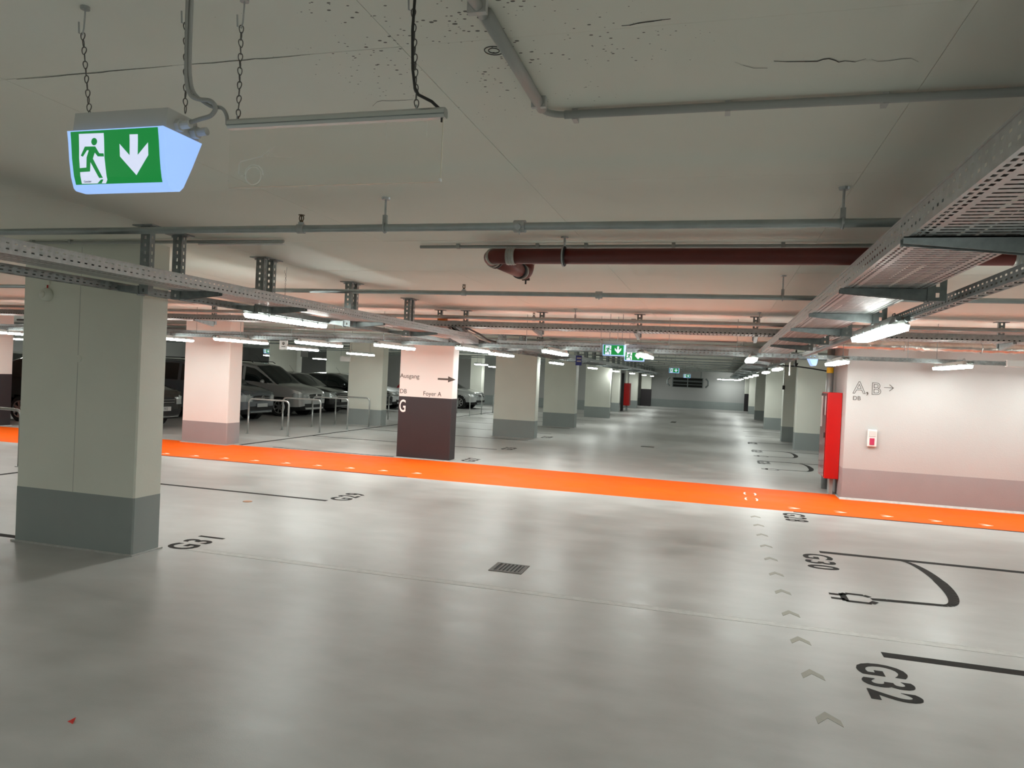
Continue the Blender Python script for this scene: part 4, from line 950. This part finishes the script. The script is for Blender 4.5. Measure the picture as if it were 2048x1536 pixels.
# ------------------------------------------------------------------ cars
def smooth_interp(x, xs, ys, k=.10):
    # average of linear interpolation over a small window: rounded profile
    offs = np.linspace(-k, k, 7)
    return np.mean([np.interp(x+o, xs, ys) for o in offs], axis=0)
STY = {
 'van': dict(L=4.05, top=[(0,.70),(.06,.82),(.45,.93),(.92,1.01),(1.72,1.55),(2.2,1.63),(3.4,1.63),(3.85,1.58),(4.0,1.2),(4.05,.75)], hw=[(0,.60),(.08,.72),(.30,.80),(.7,.83),(3.4,.83),(3.95,.78),(4.05,.70)], belt=.98, ws=(.90,1.78), wheel=(.76,3.3), roofw=.74, win=[(1.15,2.05),(2.13,3.05)]),
 'hatch': dict(L=3.95, top=[(0,.60),(.08,.74),(.5,.84),(.95,.90),(1.75,1.30),(2.1,1.36),(3.0,1.34),(3.6,1.15),(3.85,.95),(3.95,.7)], hw=[(0,.58),(.08,.70),(.3,.79),(.7,.82),(3.3,.82),(3.85,.76),(3.95,.68)], belt=.86, ws=(.92,1.78), wheel=(.78,3.15), roofw=.66, win=[(1.25,2.15),(2.23,3.05)]),
 'suv': dict(L=4.15, top=[(0,.72),(.06,.86),(.5,.97),(1.0,1.04),(1.72,1.50),(2.1,1.56),(3.3,1.53),(3.85,1.38),(4.1,1.0),(4.15,.8)], hw=[(0,.64),(.08,.75),(.3,.83),(.7,.87),(3.5,.87),(4.02,.80),(4.15,.72)], belt=1.0, ws=(.98,1.78), wheel=(.82,3.25), roofw=.72, win=[(1.35,2.2),(2.28,3.2),(3.27,3.7)]),
}
def make_car(sty, paint, emblem=None, plate=None, rear=False, detail=True):
    S = STY[sty]; L = S['L']; e = empty('car')
    xs = np.unique(np.concatenate([np.linspace(0, .5, 26), np.linspace(.5, L-.4, 66 if detail else 40), np.linspace(L-.4, L, 16)]))
    ttx, tty = zip(*S['top']); hx, hy = zip(*S['hw'])
    xt = smooth_interp(xs, ttx, tty, .06); xw = smooth_interp(xs, hx, hy, .05); xw[0] = hy[0]; xt[0] = tty[0]
    zb = .19; belt0 = S['belt']; rings = []; segs = None
    for x, zt, wd in zip(xs, xt, xw):
        belt = min(belt0+.03*max(0, x-1)/2, zt-.04); zbx = zb+.05*math.exp(-x/.08)
        wr = wd*np.interp(zt-belt, [0, .08, .55], [.97, .90, S['roofw']/.83])
        cr = .02+.02*min(1, (zt-belt)/.5)
        ctl = [(0,zbx,2),(wd*.86,zbx,2),(wd*.965,zbx+.12,3),(wd,.55 if zt>.62 else zt-.1,7),(wd*.985,belt,9),(wr,zt-.035,9),(wr*.86,zt+cr*.2,3),(0,zt+cr,0)]
        pts = []; sg = []
        for (y0,z0,n),(y1,z1,_) in zip(ctl, ctl[1:]):
            for k in range(n):
                t = k/n; yy = y0+(y1-y0)*t; zz = z0+(z1-z0)*t
                pts.append((yy, zz)); sg.append(ctl.index((y0,z0,n)))
        pts.append((0, zt+cr))
        # bulge the upper side a little
        rings.append(pts); segs = sg
    nr = len(rings[0]); nx = len(xs)
    V = []; 
    for i in range(nx):
        for (y, z) in rings[i]: V.append((-xs[i], -y, z))
        for (y, z) in rings[i]: V.append((-xs[i], y, z))
    parts = {}
    wb = S['wheel']; rw_ = .30
    def put(k, f): parts.setdefault(k, []).append(f)
    def cls(cx, cy, cz, sg, zt):
        x = -cx; ay = abs(cy)
        for wx in wb:
            if ay > .45 and (x-wx)**2+(cz-.29)**2 < (rw_+.035)**2 and sg <= 3: return None
        belt = belt0+.03*max(0, x-1)/2
        if sg == 4:
            if cz > belt+.035 and cz < zt-.085:
                for a, b_ in S['win']:
                    if a+.0 < x-(0 if a > 1.6 else max(0, 0)) < b_: 
                        if zt > belt+.2: return 'side_window#%d%d' % (a*10, cy > 0)
            if zt < belt0+.45 and x > S['ws'][0]+.12 and x < 2 and cz > belt+.035 and cz < zt-.06 and x > S['win'][0][0]-.15: return 'side_window#%d%d' % (S['win'][0][0]*10, cy > 0)
        if sg >= 5 and S['ws'][0] < x < S['ws'][1]-.05 and ay < np.interp(zt, [belt0, 1.6], [.74, S['roofw']-.08]): return 'windscreen'
        if x < .34 and ay > .40 and .54 < cz < .74 and zt > 0 and (ay > .44+.3*max(0, .62-cz)): return 'headlight'
        if x < .07 and ay < .38 and .56 < cz < .72: return 'grille'
        if x < .12 and ay < .60 and .27 < cz < .42: return 'lower_intake'
        if x > L-.30 and ay > .55 and .78 < cz < .98: return 'tail_light'
        if x > L-.55 and sg >= 5 and zt < 1.42 and zt > 1.0 and ay < .6: return 'rear_window'
        if sg <= 1: return 'underbody'
        return 'body'
    zt_at = list(xt)
    for s_ in (0, 1):
        o_ = s_*nr
        for i in range(nx-1):
            for j in range(nr-1):
                a = i*2*nr+o_+j; b_ = a+1; c = (i+1)*2*nr+o_+j+1; d = (i+1)*2*nr+o_+j
                f = (a, b_, c, d) if s_ == 0 else (d, c, b_, a)
                cx = (V[a][0]+V[c][0])/2; cy = (V[a][1]+V[c][1])/2; cz = (V[a][2]+V[c][2])/2
                k = cls(cx, cy, cz, segs[j], (zt_at[i]+zt_at[i+1])/2)
                if k: put(k, f)
    # end caps: horizontal strips between the two halves
    for i, front in ((0, True), (nx-1, False)):
        NC = 14
        base = len(V)
        for j in range(nr):
            yl, z = rings[i][j]
            for q in range(NC+1): V.append((-xs[i]+(0 if not front else .035*(1-(2*q/NC-1)**2)*1.0), yl*(2*q/NC-1), z))
        for j in range(nr-1):
            for q in range(NC):
                a = base+j*(NC+1)+q; f = (a, a+1, a+NC+2, a+NC+1)
                cy = (V[a][1]+V[a+NC+2][1])/2; cz = (V[a][2]+V[a+NC+2][2])/2
                put(cls(-xs[i], cy, cz, 3, zt_at[i]) or 'body', f)
    mats = {'body': paint, 'side_window': 'glass', 'windscreen': 'glass', 'rear_window': 'glass', 'headlight': 'head', 'grille': 'black', 'lower_intake': 'black', 'tail_light': 'tail', 'underbody': 'black'}
    for k, fs in parts.items():
        k = k.split('#')[0]
        used = sorted({i for f in fs for i in f}); mp = {u: n for n, u in enumerate(used)}
        mb = MB(); mb.v = [V[u] for u in used]; mb.f = [tuple(mp[i] for i in f) for f in fs]
        sm(mb.build(k, mats[k], e), 50)
    # wheels and arches
    for wx in wb:
        for s_ in (-1, 1):
            wy = s_*(S['hw'][3][1]-.10)
            MB().tube([(-wx, wy-s_*.20, .29), (-wx, wy+s_*.03, .29)], rw_+.03, 24).build('wheel_arch', 'black', e)
            wl = empty('wheel'); wl.parent = e; wl.location = (-wx, wy, .29)
            mb = MB(); prof = [(.20,.02),(.20,.085),(.235,.10),(.272,.095),(.29,.07),(.29,-.07),(.27,-.09)]
            n = 28; vs = []; fs = []
            for i in range(n):
                a = 2*PI*i/n
                for r_, t in prof: vs.append((r_*math.cos(a), s_*t, r_*math.sin(a)))
            k = len(prof)
            for i in range(n):
                for j in range(k-1): fs.append((i*k+j, i*k+j+1, ((i+1)%n)*k+j+1, ((i+1)%n)*k+j))
            sm(mb.add(vs, fs).build('tyre', 'tyre', wl), 40)
            if detail:
                mb = MB(); mb.tube([(.19*math.cos(2*PI*i/24), s_*.085, .19*math.sin(2*PI*i/24)) for i in range(24)], .014, 6, closed=True)
                for q in range(7):
                    a = 2*PI*q/7; c_, s2 = math.cos(a), math.sin(a); tx, tz = -s2, c_
                    P_ = [(.03*c_+tx*.022, .03*s2+tz*.022), (.19*c_+tx*.028, .19*s2+tz*.028), (.19*c_-tx*.028, .19*s2-tz*.028), (.03*c_-tx*.022, .03*s2-tz*.022)]
                    mb.prism([(x_, z_) for x_, z_ in P_], (s_*.060, s_*.082), 'xz')
                mb.cyl((0, s_*.05, 0), (0, s_*.09, 0), .045, 14); mb.build('rim', 'rim', wl)
                MB().cyl((0, s_*.02, 0), (0, s_*.03, 0), .19, 20).build('brake_disc', 'iron', wl)
    if detail:
        for s_ in (-1, 1):
            bm = bmesh.new(); bmesh.ops.create_icosphere(bm, subdivisions=2, radius=1)
            for v in bm.verts: v.co = Vector((v.co.x*.05-S['ws'][0]-.42, v.co.y*.10+s_*(.83+.10), v.co.z*.065+S['belt']+.08))
            MB().bm(bm).build('mirror', paint, e, True)
        for zz in (.60, .66): MB().tube([(.035, -.36, zz), (.047, 0, zz), (.035, .36, zz)], .008, 6).build('grille_bar', 'chrome', e)
        MB().tube([(.02, -.50, .262), (.045, 0, .262), (.02, .50, .262)], .010, 6).build('bumper_trim', 'galv', e)
        if sty in ('van', 'suv'):
            for s_ in (-1, 1): MB().tube([(-1.9, s_*.60, S['top'][5][1]+.01), (-2.0, s_*.60, S['top'][5][1]+.06), (-3.2, s_*.60, S['top'][5][1]+.05), (-3.3, s_*.60, S['top'][5][1])], .014, 6).build('roof_rail', 'blackm', e)
        MB().cyl((-2.0, 0, S['top'][5][1]), (-2.22, 0, S['top'][5][1]+.25), .004, 5).build('aerial', 'blackm', e)
    if emblem:
        mb = MB(); r_ = .055; cx = .058; zc_ = .645 if sty != 'van' else .66
        mb.tube([(cx, r_*math.cos(2*PI*i/20), zc_+r_*math.sin(2*PI*i/20)) for i in range(20)], .007, 6, closed=True)
        if emblem == 'star':
            for q in range(3): a = PI/2+2*PI*q/3; mb.tube([(cx, 0, zc_), (cx, r_*math.cos(a), zc_+r_*math.sin(a))], [.010, .003], 6)
        else:
            for seq in (((-.025,.04),(0,.004),(.025,.04)), ((-.045,.02),(-.02,-.045),(0,0),(.02,-.045),(.045,.02))): mb.tube([(cx, a, zc_+b_) for a, b_ in seq], .005, 5)
        mb.build('emblem', 'chrome', e)
    if plate is not None:
        pl = MB().bbox(.045, .058, -.24, .24, .40, .50, .003).build('number_plate', 'plate', e)
        if plate: text('plate_lettering', plate, 'blackm', .092, axes(Vector((.0585, -.20, .42)), (0, 1, 0), (0, 0, 1)), pl, .0008, sx=.85)
    return e
P_dark = carpaint('paint_slate', (0.10, 0.115, 0.13, 1)); P_sil = carpaint('paint_silver', (0.50, 0.50, 0.49, 1), .28, .45); P_blk = carpaint('paint_black', (0.006, 0.006, 0.007, 1), .15, .1)
P_brown = carpaint('paint_dark_brown', (0.018, 0.013, 0.011, 1), .15, .2); P_wht = carpaint('paint_white', (0.62, 0.64, 0.64, 1), .3, .0); P_lsil = carpaint('paint_light_silver', (0.50, 0.52, 0.52, 1), .28, .5)
def car(sty, paint, x, y, label, **k):
    c = make_car(sty, paint, **k); c.location = (x, y, 0); tag(c, label, 'car'); return c
car('suv', P_brown, -12.50, 14.38, 'dark brown SUV half hidden behind the big left column', plate='M AU 912')
car('van', P_dark, -12.40, 18.10, 'slate grey car with ring emblem right of the pinkish column', emblem='ring', plate='')
car('van', P_sil, -12.45, 21.05, 'silver van with star emblem behind the steel hoops', emblem='star', plate='')
car('hatch', P_blk, -12.80, 23.55, 'black hatchback right next to the silver van', plate='')
car('hatch', P_blk, -12.40, 26.2, 'black car second right of the silver van, roof visible')
car('hatch', P_wht, -12.6, 28.2, 'white car showing left of the Ausgang column')
car('hatch', P_lsil, -10.55, 32.3, 'light silver hatchback right of the Ausgang column', plate='')
car('hatch', P_blk, -19.5, 33.0, 'small black car far behind between two dim columns', detail=False)
car('van', P_blk, -20.2, 18.6, 'black car deep behind the dark SUV', detail=False)
